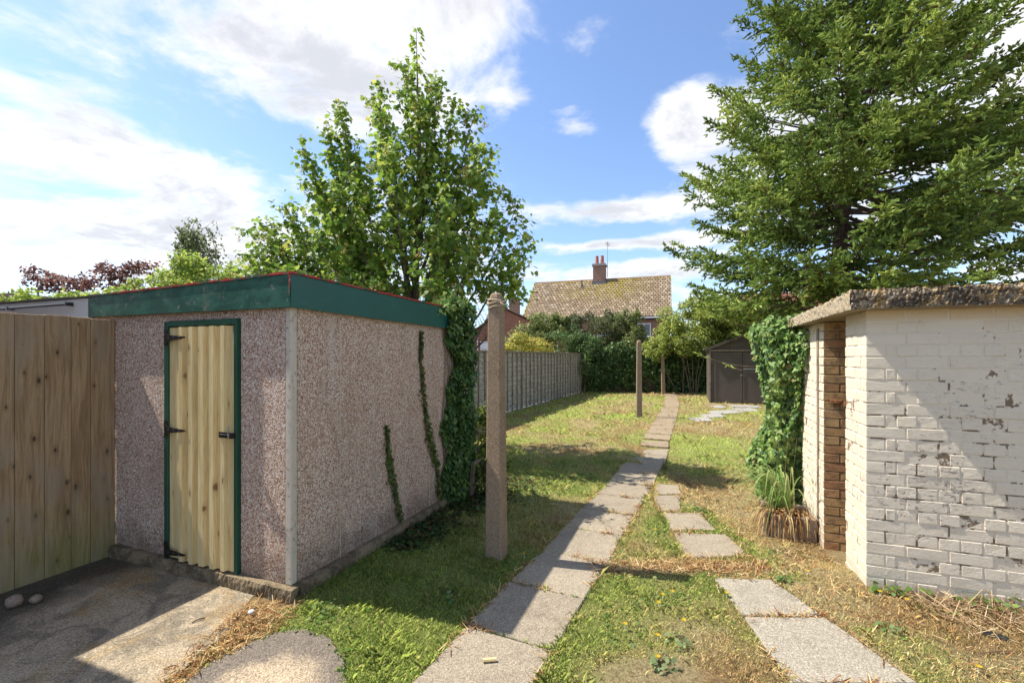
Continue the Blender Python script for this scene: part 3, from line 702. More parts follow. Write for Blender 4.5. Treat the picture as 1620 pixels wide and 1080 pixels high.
# plinth
b = MB()
def rough_bar(b, x0, x1, y0, y1, z0, z1, along, k=24, j=.006):
    rows = 6; V = []; F = []; m_ = rows+3
    for i in range(k+1):
        t = i/k; r = lambda s=1: random.uniform(-j, j)*s
        prof = [(0, z0+(z1-z0)*q/rows) for q in range(rows)]+[(.006, z1-.004), (.022, z1), (.08, z1)]
        for inn, z in prof:
            if along == 'x': V.append((x0+(x1-x0)*t+r(.3), y0+inn+r(), z+r(.35)))
            else: V.append((x1-inn+r(), y0+(y1-y0)*t+r(.3), z+r(.35)))
    for i in range(k):
        for q in range(m_-1): F.append((i*m_+q, i*m_+q+1, (i+1)*m_+q+1, (i+1)*m_+q))
    F += [tuple(range(m_)), tuple(k*m_+q for q in range(m_))]
    b.add(V, F)
rough_bar(b, -2.3, .055, -.055, .03, -.1, .10, 'x', 150)
rough_bar(b, -.03, .058, .03, 2.5, -.1, .098, 'y', 140)
b.box(-2.24, 0.0, .0, 2.46, -.1, .09)
b.obj('plinth', 'plinth_concrete', shed, label='rough mossy concrete plinth')
# roof and fascia
b = MB(); b.box(-2.245, .02, -.018, 2.53, 2.06, ZT-.02); b.obj('roof', 'felt', shed)
b = MB(); b.add([(-2.22, -.045, 1.99), (.037, -.045, 1.985), (.037, -.020, 1.985), (-2.22, -.020, 1.99), (-2.22, -.045, 2.155), (.037, -.045, ZT), (.037, -.020, ZT), (-2.22, -.020, 2.155)],
                [(0, 1, 2, 3), (4, 5, 6, 7), (0, 1, 5, 4), (2, 3, 7, 6), (1, 2, 6, 5), (0, 3, 7, 4)])
b.obj('fascia_board', 'green_fascia_flaking', shed, label='green fascia over the door, paint flaking')
b = MB(); b.add([(.023, -.043, 1.985), (.046, -.043, 1.985), (.046, 2.55, 1.962), (.023, 2.55, 1.962), (.023, -.043, ZT), (.046, -.043, ZT), (.046, 2.55, 2.185), (.023, 2.55, 2.185)],
                [(0, 1, 2, 3), (4, 5, 6, 7), (0, 1, 5, 4), (2, 3, 7, 6), (1, 2, 6, 5), (0, 3, 7, 4)])
b.obj('fascia_board', 'green_fascia', shed, label='smooth green fascia along the side')
b = MB()
k = 40
for i in range(k):
    x = -2.21+2.25*i/k; x2 = -2.21+2.25*(i+1)/k; z = 2.156+(ZT-2.156)*i/k+random.uniform(0, .004)
    b.box(x, x2-.0005, -.052, -.0, z+.001, z+.016)
for i in range(k):
    y = -.05+2.6*i/k; y2 = -.05+2.6*(i+1)/k; z = ZT-.02*i/k+random.uniform(0, .004)
    b.box(.0005, .054, y, y2-.0005, z+.001, z+.015)
b.obj('roof_edge', 'red_edge', shed, label='roof edge trim with flaking red and green paint')
b = MB(); b.box(.030, .040, -.050, -.0455, 2.06, 2.20, jit=.004); b.obj('paint_scar', 'red_edge', shed)
# door and frame
DX0, DX1 = -1.268, -.482
b = MB(); b.box(DX0, DX0+.045, -.030, .03, .098, 1.925, ch=.003); b.obj('door_frame', 'green_frame', shed)
b = MB(); b.box(DX1-.028, DX1, -.030, .03, .098, 1.925, ch=.003); b.obj('door_frame', 'green_frame', shed)
b = MB(); b.box(DX0+.046, DX1-.029, -.030, .03, 1.885, 1.925, ch=.003); b.obj('door_frame', 'green_frame', shed)
door = ob('door', None, shed); door.empty_display_size = .1
x = DX0+.050; xe = DX1-.033; i = 0
ws = [.125]+[.0]*0
layout = [(.128, 0), (.052, 1), (.050, 0), (.052, 1), (.046, 0), (.064, 1), (.046, 0), (.054, 1), (.052, 0), (.050, 1), (.060, 0)]
tw = sum(w for w, _ in layout); sc_ = (xe-x)/tw
for w, up in layout:
    w *= sc_; yo = -.046 if up else -.018
    b = MB(); zb = .112+random.uniform(-.004, .004); zt = 1.878
    ov = .004 if up else 0
    poly = [(x-ov, -.006), (x+w+ov, -.006), (x+w+ov-(.012 if up else 0), yo), (x-ov+(.012 if up else 0), yo)]
    b.prism(poly, zb, zt); b.obj('board', 'door_timber', door)
    x += w
for z in (1.80, 1.10, .17):
    b = MB(); b.prism([(DX0+.047, z+.030), (DX0+.047, z-.030), (DX0+.10, z-.026), (DX0+.27, z-.006), (DX0+.275, z), (DX0+.27, z+.006), (DX0+.10, z+.018)], -.054, -.0475, axis='y')
    b.box(DX0+.010, DX0+.046, -.036, -.0305, z-.065, z+.065); b.tube([(DX0+.043, -.040, z-.04), (DX0+.043, -.040, z+.04)], .007, 6)
    h = b.obj('hinge', 'black_iron', door, label='black iron T hinge')
    for sx in (.09, .15, .21):
        b = MB(); b.tube([(DX0+sx, -.053, z), (DX0+sx, -.0565, z)], .004, 6); b.obj('screw', 'zinc_bolt', h)
b = MB(); b.box(DX1-.15, DX1-.035, -.052, -.0475, 1.075, 1.115); b.box(DX1-.10, DX1-.06, -.058, -.0495, 1.083, 1.107); b.tube([(DX1-.13, -.055, 1.095), (DX1+.004, -.055, 1.095)], .008, 8); b.box(DX1-.026, DX1-.002, -.062, -.0305, 1.075, 1.115)
b.obj('latch', 'black_iron', door, label='black iron sliding bolt')
b = MB(); b.tube([(DX1-.03, -.066, 1.17), (DX1-.034, -.070, 1.12), (DX1-.03, -.066, 1.07)], .004, 6); b.obj('latch_pin', 'zinc_bolt', door)

# ================================================================ white-sided garage beyond it
gar = empty('white_garage', (SH[0], SH[1], 0), RZ, label='low garage with white fascia sheet showing above the timber fence', cat='garage')
b = MB(); b.add([(-9, -.045, 1.93), (-2.223, -.045, 1.93), (-2.223, -.015, 1.93), (-9, -.015, 1.93), (-9, -.045, 2.19), (-2.223, -.045, 2.150), (-2.223, -.015, 2.150), (-9, -.015, 2.19)],
                [(0, 1, 2, 3), (4, 5, 6, 7), (0, 1, 5, 4), (2, 3, 7, 6), (1, 2, 6, 5), (0, 3, 7, 4)]); b.obj('fascia_sheet', 'grey_white_sheet', gar)
b = MB(); b.box(-9, -2.25, .0, 5, 0, 2.10); b.obj('wall', 'grey_white_sheet', gar)
b = MB()
for i in range(26):
    x = -9+6.775*i/26; b.box(x, x+6.775/26-.001, -.06, 5.1, 2.192-.04*i/26+.0015, 2.205-.04*i/26+random.uniform(0, .006))
b.obj('roof', 'felt', gar)
b = MB(); b.tube([(-6, -.085, 2.105), (-2.42, -.085, 2.105)], .012, 8); b.obj('black_pipe', 'black_iron', gar)
for x in (-2.45, -3.4, -4.5):
    b = MB(); b.box(x, x+.02, -.098, -.046, 2.09, 2.12); b.obj('pipe_clip', 'black_iron', gar)

# ================================================================ close-boarded fence (left foreground)
fen = empty('board_fence', (SH[0], SH[1], 0), RZ, label='tall fence of wide vertical timber boards, green with algae at its foot', cat='fence')
yy = -.004; widths = [.162, .124, .156, .160, .142, .155, .150, .16]; FX = -1.93
for i, w in enumerate(widths):
    b = MB(); top = 1.965+random.uniform(-.006, .006)
    b.box(-.012, .012, -w+.0008, -.0002, .0+random.uniform(0, .012), top, ch=.005)
    o = b.obj('board', 'fence_timber', fen, loc=(FX-.012+random.uniform(-.003, .003), yy, 0), rot=(0, 0, random.uniform(-.01, .01)))
    bn = MB()
    for z in (.35, 1.05, 1.75):
        for yn in (-w*.25, -w*.75): q = random.uniform(-.01, .01); bn.tube([(.012, yn, z+q), (.0135, yn, z+q)], .0035, 6)
    bn.obj('nail', 'rusty_iron', o, kind='stuff')
    yy -= w
    b = MB(); b.box(-.008, 0, yy-.02, yy+.02, .05, 1.95); b.obj('light_stop_strip', 'fence_timber', fen, loc=(FX-.0275, 0, 0))  # unseen strip added behind each joint to stop sunlight leaking through
for z in (.35, 1.05, 1.75):
    b = MB(); b.box(FX-.085, FX-.037, yy, -.01, z-.04, z+.04); b.obj('rail', 'fence_timber', fen)
b = MB(); b.box(FX-.18, FX-.09, -.13, -.03, -.1, 1.93); b.obj('post', 'fence_timber', fen)
# the house beside the photographer: only its shadow is seen
hs = empty('house', (SH[0], SH[1], 0), RZ, label='brick side of the house at the near end of the timber fence', cat='house')
b = MB(); b.box(-5.5, -2.33, -4.5, -1.25, -.1, 3.12); b.obj('wall', 'house_brick', hs)
b = MB(); b.box(-5.6, -2.25, -4.6, -1.17, 3.121, 3.2); b.obj('roof', 'felt', hs)

# ================================================================ brick store (right)
st = empty('brick_store', (OH[0], OH[1], 0), RZ, label='small flat roofed brick store with peeling white paint and open doorway', cat='outbuilding')
CH_, G = .0825, .010        # course height, joint
NC = 25; ZB = -.075
bb = {}
def brick_mesh(L, D, kind):
    """variants of a brick L long (x), D deep (y), with worn edges; shared between alike bricks"""
    key = (round(L, 3), round(D, 3), kind, random.randrange(4))
    if key not in bb:
        b = MB(); b.box(0, L, 0, D, 0, CH_-G, ch=.003, jit=.0016)
        mats = {'f': ['painted_brick'], 's': ['painted_brick_side'], 'y': ['yellow_brick'], 'q': ['painted_brick_side', 'yellow_brick']}[kind]
        if kind == 'q':
            for i, f in enumerate(b.f):
                vs = [Vector(b.v[k]) for k in f]; nn = (vs[1]-vs[0]).cross(vs[2]-vs[0]).normalized()
                c = sum(vs, Vector())/len(vs)
                if abs(nn.y) > .7 and c.y < D*.5: b.mi[i] = 1
        bb[key] = b.mesh('brick', mats)
    return bb[key]
BR = []     # (x, y, z, L, D, kind) in the store's frame
S, H2, CL = .225, .1075, .052
for c in range(NC):
    z = ZB+c*CH_; k = lambda j=.0: random.uniform(-.003, .003)
    if z > 1.985-.05: break
    stretch = c % 2 == 0
    # front, y=0 plane: quoin plus runs
    if stretch:
        BR.append((0, 0, z, S, H2, 'f')); x = S+G
        while x < 1.76: BR.append((x, k(), z, min(S, 1.803-x), H2, 'f')); x += S+G
        # the pier's outer side face: quoin header already shows; closer then headers to the door
        y = H2+G; BR.append((k(), y, z, S*.9, CL, 's')); y += CL+G
        while y < .44: 
            w = min(H2, .455-y); BR.append((k(), y, z, S*.9, w, 's')); y += w+G
    else:
        BR.append((0, 0, z, H2, S, 'f')); x = H2+G; BR.append((x, k(), z, CL, S*.8, 'f')); x += CL+G
        while x < 1.76: BR.append((x, k(), z, min(H2, 1.803-x), S*.8, 'f')); x += H2+G
        y = S+G; BR.append((k(), y, z, H2, .455-y, 's'))
for c in range(-1, NC):
    z = ZB+c*CH_
    if z > 1.935: break
    if c % 2 == 0: BR.append((0, 1.10, z, .232, H2, 'q')); y = 1.10+H2+G; st_ = False
    else: BR.append((0, 1.10, z, .125, S, 'q')); BR.append((.125+G, 1.10+random.uniform(-.003, .003), z, .098, S, 'y')); y = 1.10+S+G; st_ = True
    if not st_: BR.append((random.uniform(-.003, .003), y, z, .2, CL, 's')); y += CL+G
    while y < 1.9:
        w = S if st_ else H2; w = min(w, 1.95-y); BR.append((random.uniform(-.003, .003), y, z, H2, w, 's')); y += w+G
def place_brick(t):
    x, y, z, L, D, kind = t
    o = ob('brick', brick_mesh(L, D, kind), st, (x, y, z)); o.rotation_euler = (random.uniform(-.006, .006), random.uniform(-.004, .004), random.uniform(-.008, .008)); return o
def near(t): X, Y = loc2w(OH, t[0]+t[3]/2, t[1]+t[4]/2); return (X*X+Y*Y)**.5+(5 if X/Y > 1.17 else 0)
BR.sort(key=near)
for t in BR[:300]: place_brick(t)
b = MB()
for (x, y, z, L, D, kind) in BR[300:]:
    b.box(x, x+L, y, y+D, z, z+CH_-G, ch=.0055, jit=.0012)
b.obj('brickwork', 'painted_brick_side', st, kind='stuff')
# walls behind the brick faces, painted mortar
e = .0028
b = MB(); b.box(e, 1.8, e, .20, -.3, 1.984); b.box(e, .21, .20, .449, -.3, 1.984); b.box(1.58, 1.8, .2, 1.95, -.3, 1.984); b.box(e, 1.8, 1.75, 1.945, -.3, 1.984)
b.obj('wall', 'painted_mortar', st)
b = MB(); b.box(.008, .226, 1.107, 1.75, -.3, 1.984); b.obj('jamb_wall', 'dark_mortar', st)
b = MB(); b.box(.0028, .009, 1.23, 1.75, -.3, 1.983); b.obj('pointing', 'painted_mortar', st)
b = MB(); b.box(-.006, .01, 1.255, 1.325, -.1, 1.93, jit=.002); b.obj('timber_strip', 'old_timber', st)
b = MB(); b.box(.23, 1.58, .2, 1.75, -.3, -.16); b.obj('floor', 'plinth_concrete', st)
# roof slab with ragged aggregate edge
def slab_roof():
    V = []; F = []; xs = np.linspace(-.125, 1.95, 150); ysl = np.linspace(-.125, 2.05, 120)
    def edge(pts, outw, mat):
        b = MB(); rows = 6; Vv = []; 
        for i, (x, y) in enumerate(pts):
            tt = .133-.018*max(0, (y+.125))
            for r in range(rows+1):
                z = 1.987+tt*r/rows; j = random.uniform(-.007, .007) if 0 < r else random.uniform(-.002, .002)
                o_ = -.012*(r == rows)+j; zz_ = z+random.uniform(-.004, .004)+(.006*math.sin(i*.7)+random.uniform(-.006, .008) if r == rows else 0)
                Vv.append((x+outw[0]*o_, y+outw[1]*o_, zz_))
        k = len(pts); n_ = rows+1
        Ff = [(i*n_+r, (i+1)*n_+r, (i+1)*n_+r+1, i*n_+r+1) for i in range(k-1) for r in range(rows)]
        b.add(Vv, Ff); return b
    f = edge([(x, -.125) for x in xs], (0, -1), 0); f.obj('slab_front_edge', 'roof_slab_concrete', st)
    f = edge([(-.125, y) for y in ysl], (-1, 0), 0); f.obj('slab_side_edge', 'roof_slab_edge', st)
slab_roof()
b = MB(); b.add([(-.118, -.118, 1.986), (1.95, -.118, 1.986), (1.95, 2.05, 1.986), (-.118, 2.05, 1.986), (-.112, -.112, 2.112), (1.95, -.112, 2.112), (1.95, 2.05, 2.076), (-.112, 2.05, 2.076)],
                [(0, 1, 2, 3), (4, 5, 6, 7), (0, 1, 5, 4), (2, 3, 7, 6), (1, 2, 6, 5), (0, 3, 7, 4)]); b.obj('roof_slab', 'roof_slab_edge', st)
# aggregate stones sitting along the slab's top edge
b = MB()
for i in range(900):
    if random.random() < .6: x, y = random.uniform(-.12, 1.9), random.uniform(-.125, .0)
    else: x, y = random.uniform(-.125, .0), random.uniform(-.1, 2.0)
    s = random.uniform(.005, .013); z = 2.113-.0165*max(0, y+.11); t = random.random()
    b.add([(x-s, y, z), (x, y-s, z), (x+s, y, z), (x, y+s, z), (x+s*.2, y, z+s*1.1)], [(0, 1, 4), (1, 2, 4), (2, 3, 4), (3, 0, 4)], tint=(.34, .24, .10) if t < .5 else (.16, .11, .07))
b.obj('moss_and_grit', 'litter', st, tint=True, kind='stuff')
# rusty ring hook on the pier, hooked strap on the jamb
b = MB(); b.tube([(-.004, .30, 1.30), (-.05, .30, 1.30)], .005, 6); ring = [(-.05+.001*math.cos(t), .30+.018*math.cos(t), 1.285+.018*math.sin(t)) for t in np.linspace(0, 6.28, 12)]; b.tube(ring, .0035, 5)
b.obj('ring_hook', 'rusty_iron', st)
b = MB(); b.box(.05, .14, 1.06, 1.098, 1.235, 1.25, jit=.003); b.tube([(.075, 1.05, 1.24), (.075, 1.0, 1.235), (.10, 1.0, 1.235)], .005, 5); b.obj('strap_bracket', 'rusty_iron', st)

# ================================================================ ivy
IVYC = [(.07, .15, .04), (.10, .20, .05), (.045, .10, .03), (.18, .27, .07)]
IVYL = [(.12, .22, .05), (.20, .32, .07), (.07, .15, .04), (.34, .44, .11), (.26, .36, .10)]
def w3(o, x, y, z):
    X, Y = loc2w(o, x, y); return (X, Y, z)
def ivy_sheet(fn, n_, size, cols, out=(1, 0), jit=.03, w=None, spread=.5):
    """fn(n)->local points (n,3); leaves hang facing out"""
    P = fn(n_); n_ = len(P)
    o = np.array([out[0]*CR-out[1]*SR, out[0]*SR+out[1]*CR, .35])
    nn = o[None]+RNG.normal(size=(n_, 3))*spread
    nn /= np.linalg.norm(nn, axis=1, keepdims=True)
    # tips hang down: spin so y axis points along -z projected
    down = np.array([0, 0, -1.])[None]+RNG.normal(size=(n_, 3))*.45
    yv = down-(down*nn).sum(1, keepdims=True)*nn; yv /= np.linalg.norm(yv, axis=1, keepdims=True)
    xv = np.cross(yv, nn); M = np.stack([xv, yv, nn], 2)
    return scatter(IVY, P, M, size*RNG.uniform(.55, 1.25, n_), jitter_col(cols, n_, .22, w))
def shed_ivy(n_):
    z = RNG.uniform(.05, 2.27, n_); y = RNG.uniform(1.95, 2.62, n_)
    left = 2.12-.20*sst(z, .9, .2)+.10*np.sin(z*5)+.05*np.sin(z*13)-.05*sst(z, 1.6, 2.0)
    right = 2.54+.05*np.sin(z*9)+.12*sst(z, .6, .1)
    right = np.where(z > 1.95, 2.44+.03*np.sin(z*30), right); left = np.where(z > 1.97, 2.05+(z-1.97)*.2, left)
    k = (y > left) & (y < right); z, y = z[k], y[k]; left = left[k]
    depth = .03+.13*sst(y-left, 0, .25)
    x = RNG.uniform(.0, 1, len(y))**.5*depth+.01+np.where(z > 1.9, .05, 0)
    return loc_pts(SH, x, y, z)
iv = empty('shed_ivy', w3(SH, .02, 2.3, 0), 0, label='dense dark ivy climbing the far end of the pebbledash wall over the fascia', cat='ivy')
def put_rel(V, e): return V-np.array(e.location)[None]
V, F, T = ivy_sheet(shed_ivy, 6800, .062, IVYC)
ob('foliage', mesh_np('foliage', put_rel(V, iv), F, 'glossy_leaf', T), iv, kind='stuff')
def shed_ivy_top(n_):
    t = RNG.normal(size=(n_, 3))*np.array([.07, .13, .06]); return loc_pts(SH, .05+t[:, 0], 2.20+t[:, 1], 2.23+t[:, 2])
V, F, T = ivy_sheet(shed_ivy_top, 420, .06, IVYL)
ob('sunlit_top', mesh_np('foliage', put_rel(V, iv), F, 'glossy_leaf', T), iv, kind='stuff', label='fresh green ivy tips over the fascia')
b = MB()
for q in range(7):
    y = 2.05+q*.07; pts = []
    for i in range(9): pts.append(Vector(w3(SH, .015, y+.03*math.sin(i*1.3+q), .02+i*.25))-iv.location)
    b.tube(pts, [.012-.001*i for i in range(9)], 5)
b.obj('stem', 'bark', iv)
def strand(pts, width, n_):
    P = np.array(pts)
    def fn(k):
        t = RNG.random(k); y = np.interp(t, np.linspace(0, 1, len(P)), P[:, 0]); z = np.interp(t, np.linspace(0, 1, len(P)), P[:, 1])
        wd = width*(.15+1.0*vnoise(t*12, t*0+width*90, 1.0, 3)*sst(t, 0, .25))
        return loc_pts(SH, RNG.uniform(.004, .03, k), y+RNG.normal(0, 1, k)*wd, z+RNG.uniform(-.02, .02, k))
    return ivy_sheet(fn, n_, .034, [(.12, .19, .05), (.18, .26, .06), (.08, .13, .035), (.24, .20, .08)])
for pts, wd, n_, lb in (([(1.585, 1.90), (1.58, 1.62), (1.66, 1.15), (1.74, .80), (1.90, .50), (1.96, .15)], .030, 900, 'long thin ivy strand hanging down the pebbledash beside the dense ivy'),
                        ([(1.02, 1.05), (1.06, .80), (1.09, .62), (1.16, .40), (1.25, .12)], .024, 520, 'short ivy strand creeping up the middle of the pebbledash wall')):
    V, F, T = strand(pts, wd, n_); me = mesh_np('foliage', V, F, 'leaf', T); e_ = empty('ivy_strand', (0, 0, 0), 0, label=lb, cat='ivy'); ob('foliage', me, e_, kind='stuff')
    b = MB(); b.tube([w3(SH, .006, y, z) for y, z in pts], .004, 4); b.obj('stem', 'bark', e_)
# ivy mass at the far corner of the brick store
def store_ivy(n_):
    # bulky column following the wall line, y 1.7..3.7
    y = RNG.uniform(1.62, 3.55, n_); z = RNG.uniform(-.15, 2.22, n_); a = RNG.uniform(0, 1, n_)
    top = 2.02+.10*np.sin(y*7)+.05*np.sin(y*17)-.12*sst(y, 2.9, 3.5)
    half = .20+.10*np.sin(z*3.1+1)+.07*np.sin(y*6+z*5)+.05*sst(z, .9, 1.8)
    half = half*sst(y, 1.55, 2.05)*(1-.5*sst(y, 3.3, 3.6))
    k = (z < top); y, z, half, a = y[k], z[k], half[k], a[k]
    lowcut = sst(y, 1.7, 2.25)*1.0; kk = (z > 1.55-1.9*lowcut); y, z, half, a = y[kk], z[kk], half[kk], a[kk]
    side = RNG.random(len(y)); x = np.where(side < .68, -half*(1-.25*a**2), np.where(side < .8, half*a, -half*a))
    m_ = side > .85; z = np.where(m_, np.interp(y, [1.6, 3.6], [2.08, 1.95])+RNG.uniform(-.05, .06, len(y)), z)
    return loc_pts(OH, x-.03, y, z)
iv2 = empty('store_ivy', w3(OH, -.05, 2.4, 0), 0, label='big sunlit ivy mass hanging at the far corner of the white brick store', cat='ivy')
V, F, T = ivy_sheet(store_ivy, 9500, .066, IVYL+[(.30, .22, .08)], out=(-1, -.5), w=[.30, .25, .22, .10, .10, .03], spread=.6)
ob('foliage', mesh_np('foliage', put_rel(V, iv2), F, 'glossy_leaf', T), iv2, kind='stuff')
def store_ivy_face(n_):
    t = RNG.random(n_); z = RNG.uniform(-.05, 2.0, n_); a = RNG.normal(size=n_)
    return loc_pts(OH, .04-.34*t+.02*a, 2.0+.08*np.sin(z*7)+RNG.normal(size=n_)*.05+.25*(1-t)*(z < 1.2), z)
V, F, T = ivy_sheet(store_ivy_face, 2600, .062, IVYL, out=(-.3, -1))
ob('front_growth', mesh_np('foliage', put_rel(V, iv2), F, 'glossy_leaf', T), iv2, kind='stuff')
b = MB(); b.box(-.03, .03, 2.3, 3.45, -.3, 1.8)
o = b.obj('support_panel', 'old_timber', iv2); o.location = Vector((OH[0], OH[1], 0))-iv2.location; o.rotation_euler = (0, 0, RZ)
b = MB()
for q in range(6):
    pts = [Vector(w3(OH, -.12-.05*math.sin(i*.9+q), 2.05+q*.25+.05*math.sin(i+q), -.15+i*.28))-iv2.location for i in range(8)]; b.tube(pts, .01, 5)
b.obj('stem', 'bark', iv2)
# ground ivy along the shed plinth
k = 3600; y = RNG.uniform(.9, 3.4, k); x = .08+np.abs(RNG.normal(0, .28, k))*(.4+.5*y/2.2); q = (x < 1.05) & (fbm(x, y, 4, 31) > .34)
P = loc_pts(SH, x[q], y[q], RNG.uniform(.01, .07, q.sum())); k = len(P)
M = basis(np.stack([RNG.normal(0, .5, k), RNG.normal(0, .5, k), np.ones(k)], 1), RNG.uniform(0, 6.28, k))
V, F, T = scatter(IVY, P, M, RNG.uniform(.018, .05, k), jitter_col([(.05, .11, .03), (.03, .07, .02), (.14, .09, .04), (.09, .15, .04)], k))
ob('ground_ivy', mesh_np('ground_ivy', V, F, 'leaf', T), kind='stuff', label='creeping ivy and dead leaves along the foot of the pebbledash shed', cat='ground cover')

# ================================================================ concrete line posts
def line_post(x, y, h, w0, w1, rz, label, lean=(0, 0), cap=True):
    e_ = empty('concrete_post', (x, y, 0), rz, label=label, cat='post', group='concrete washing line posts'); e_.rotation_euler = (lean[0], lean[1], rz)
    b = MB(); rows = [(0, w0), (h-.10, w1), (h-.05, w1*.96), (h-.015, w1*.78), (h, w1*.45)]; V = []
    for z, w in rows:
        a = w/2; c = a*.55
        V += [(-a, -c, z), (-c, -a, z), (c, -a, z), (a, -c, z), (a, c, z), (c, a, z), (-c, a, z), (-a, c, z)] if z >= h-.05 else [(-a, -a*.84, z), (-a*.84, -a, z), (a*.84, -a, z), (a, -a*.84, z), (a, a*.84, z), (a*.84, a, z), (-a*.84, a, z), (-a, a*.84, z)]
    F = [(i*8+k, i*8+(k+1) % 8, (i+1)*8+(k+1) % 8, (i+1)*8+k) for i in range(4) for k in range(8)]+[tuple(range(8)), tuple(32+k for k in range(8))]
    V = [(p_[0], p_[1], p_[2]-(.1 if p_[2] == 0 else 0)) for p_ in V]
    b.add(V, F); b.obj('shaft', 'post_concrete', e_)
    b = MB(); b.tube([(-w1*.5-.028, 0, h-.085), (w1*.5+.032, 0, h-.085)], .006, 6); b.obj('line_bolt', 'rusty_iron', e_)
    return e_
line_post(-.128, 3.72, 2.175, .150, .106, RZ, 'tall concrete washing line post nearest the camera with rope round its head')
line_post(3.49, 12.5, 2.12, .155, .12, R(-8), 'plain concrete line post standing in the middle of the lawn')
line_post(6.72, 20.2, 1.95, .16, .12, R(-8), 'farthest concrete line post, leaning in front of the dark ivy', lean=(0, R(-1.2)))
b = MB()
for k in range(4):
    pts = []; z0 = 2.075+.014*k
    for t in np.linspace(0, 2*math.pi, 17):
        c_, s_ = math.cos(t), math.sin(t); m_ = max(abs(c_), abs(s_)); r = .0585/m_*min(1, 1.25*m_); pts.append((c_*r*1.0, s_*r*1.0, z0+.012*math.sin(t+k*1.7)-(.03*max(0, -c_) if k == 0 else 0)))
    b.tube(pts, .0045, 6, cap=False)
for k in range(5): 
    a = k*1.3; b.tube([(-.062, -.004, 2.092), (-.078, .012*math.cos(a), 2.09+.014*math.sin(a)), (-.066, .01*math.sin(a), 2.084)], .005, 5)
b.tube([(.055, -.055, 2.09), (.085, -.05, 2.075), (.098, -.05, 2.06)], .004, 5)
b.obj('rope', 'rope', loc=(-.128, 3.72, 0), rot=(0, 0, RZ), smooth=True, label='cream rope wound and knotted round the head of the nearest concrete post', cat='rope')

# ================================================================ lap panel fence
lf = empty('lap_fence', (FENCE0[0], FENCE0[1], 0), 0, label='long weathered grey overlap panel fence down the left of the lawn', cat='fence')
d = Vector((FENCE1[0]-FENCE0[0], FENCE1[1]-FENCE0[1])); LF = d.length; lf.rotation_euler[2] = math.atan2(d.y, d.x)
PW = 1.83; xx = 0
slat_me = {}
def slat_mesh(v, L):
    key = (v, round(L, 2))
    if key not in slat_me:
        b = MB(); k = 10; V = []
        for i in range(k+1):
            x = L*i/k; w = .004*math.sin(i*1.9+v*2)+random.uniform(-.003, .003)
            V += [(x, -.034, 0+w), (x, -.016, 0+w), (x, .006, .165), (x, -.002, .165)]
        F = [(i*4+q, i*4+(q+1) % 4, (i+1)*4+(q+1) % 4, (i+1)*4+q) for i in range(k) for q in range(4)]+[(0, 1, 2, 3), (k*4, k*4+1, k*4+2, k*4+3)]
        b.add(V, F); slat_me[key] = b.mesh('slat', 'lap_timber')
    return slat_me[key]
bat = MB(); bat.box(-.016, .016, -.060, -.036, .06, 1.80); bat_me = bat.mesh('batten', 'lap_batten')
capm = MB(); capm.box(0, PW-.02, -.064, .012, 1.80, 1.835, ch=.003); cap_me = capm.mesh('capping', 'lap_batten')
pp = MB(); pp.box(-.045, .045, -.05, .05, -.1, 1.86, ch=.004); post_me = pp.mesh('post', 'lap_batten')
gb = MB(); gb.box(0, PW-.02, -.02, .02, -.05, .06, ch=.004); gb_me = gb.mesh('gravel_board', 'slab_grey')
while xx+PW < LF+.5:
    pe = ob('panel', None, lf, (xx, 0, 0)); pe.empty_display_size = .1
    for i in range(12):
        o = ob('slat', slat_mesh(i % 5, PW-.02), pe, (0, random.uniform(-.003, .003), .07+i*.1445)); o.rotation_euler[0] = random.uniform(-.02, .02)
    for i in range(6): ob('batten', bat_me, pe, (.02+i*(PW-.06)/5, 0, 0))
    ob('capping', cap_me, pe)
    ob('gravel_board', gb_me, lf, (xx, 0, 0))
    ob('post', post_me, lf, (xx-.01, .075, 0))
    xx += PW

# ================================================================ back garden shed
bs_ = empty('dark_garden_shed', (7.15, 16.5, 0), RZ, label='old dark brown garden shed with double doors at the far end', cat='shed')
b = MB(); b.prism([(0, -.05), (2.34, -.05), (2.34, 1.95), (1.17, 2.42), (0, 1.95)], .0, .03, axis='y'); 
b.box(0, .03, .03, 2.6, -.05, 1.95); b.box(2.31, 2.34, .03, 2.6, -.05, 1.95); b.box(.03, 2.31, 2.57, 2.6, -.05, 1.95)
b.obj('wall', 'shed_board', bs_)
for s_ in (-1, 1):
    b = MB(); V = [(1.17, -.12, 2.47), (1.17+s_*1.30, -.12, 1.945), (1.17+s_*1.30, 2.7, 1.945), (1.17, 2.7, 2.47)]
    V2 = [(x_, y_, z_+.03) for x_, y_, z_ in V]; b.add(V+V2, [(0, 1, 2, 3), (4, 5, 6, 7), (0, 1, 5, 4), (1, 2, 6, 5), (2, 3, 7, 6), (3, 0, 4, 7)]); b.obj('roof', 'felt', bs_)
    b = MB(); V = [(1.17, -.15, 2.40), (1.17+s_*1.31, -.15, 1.875), (1.17+s_*1.31, -.15, 1.965), (1.17, -.15, 2.50)]
    V2 = [(x_, y_+.028, z_) for x_, y_, z_ in V]; b.add(V+V2, [(0, 1, 2, 3), (4, 5, 6, 7), (0, 1, 5, 4), (1, 2, 6, 5), (2, 3, 7, 6), (3, 0, 4, 7)]); b.obj('bargeboard', 'shed_board', bs_)
b = MB(); b.box(0, 2.34, -.06, -.002, 1.86, 1.93); b.obj('head_rail', 'old_timber', bs_)
b = MB(); b.box(0, .05, -.04, -.002, 0, 1.86); b.obj('corner_trim', 'old_timber', bs_)
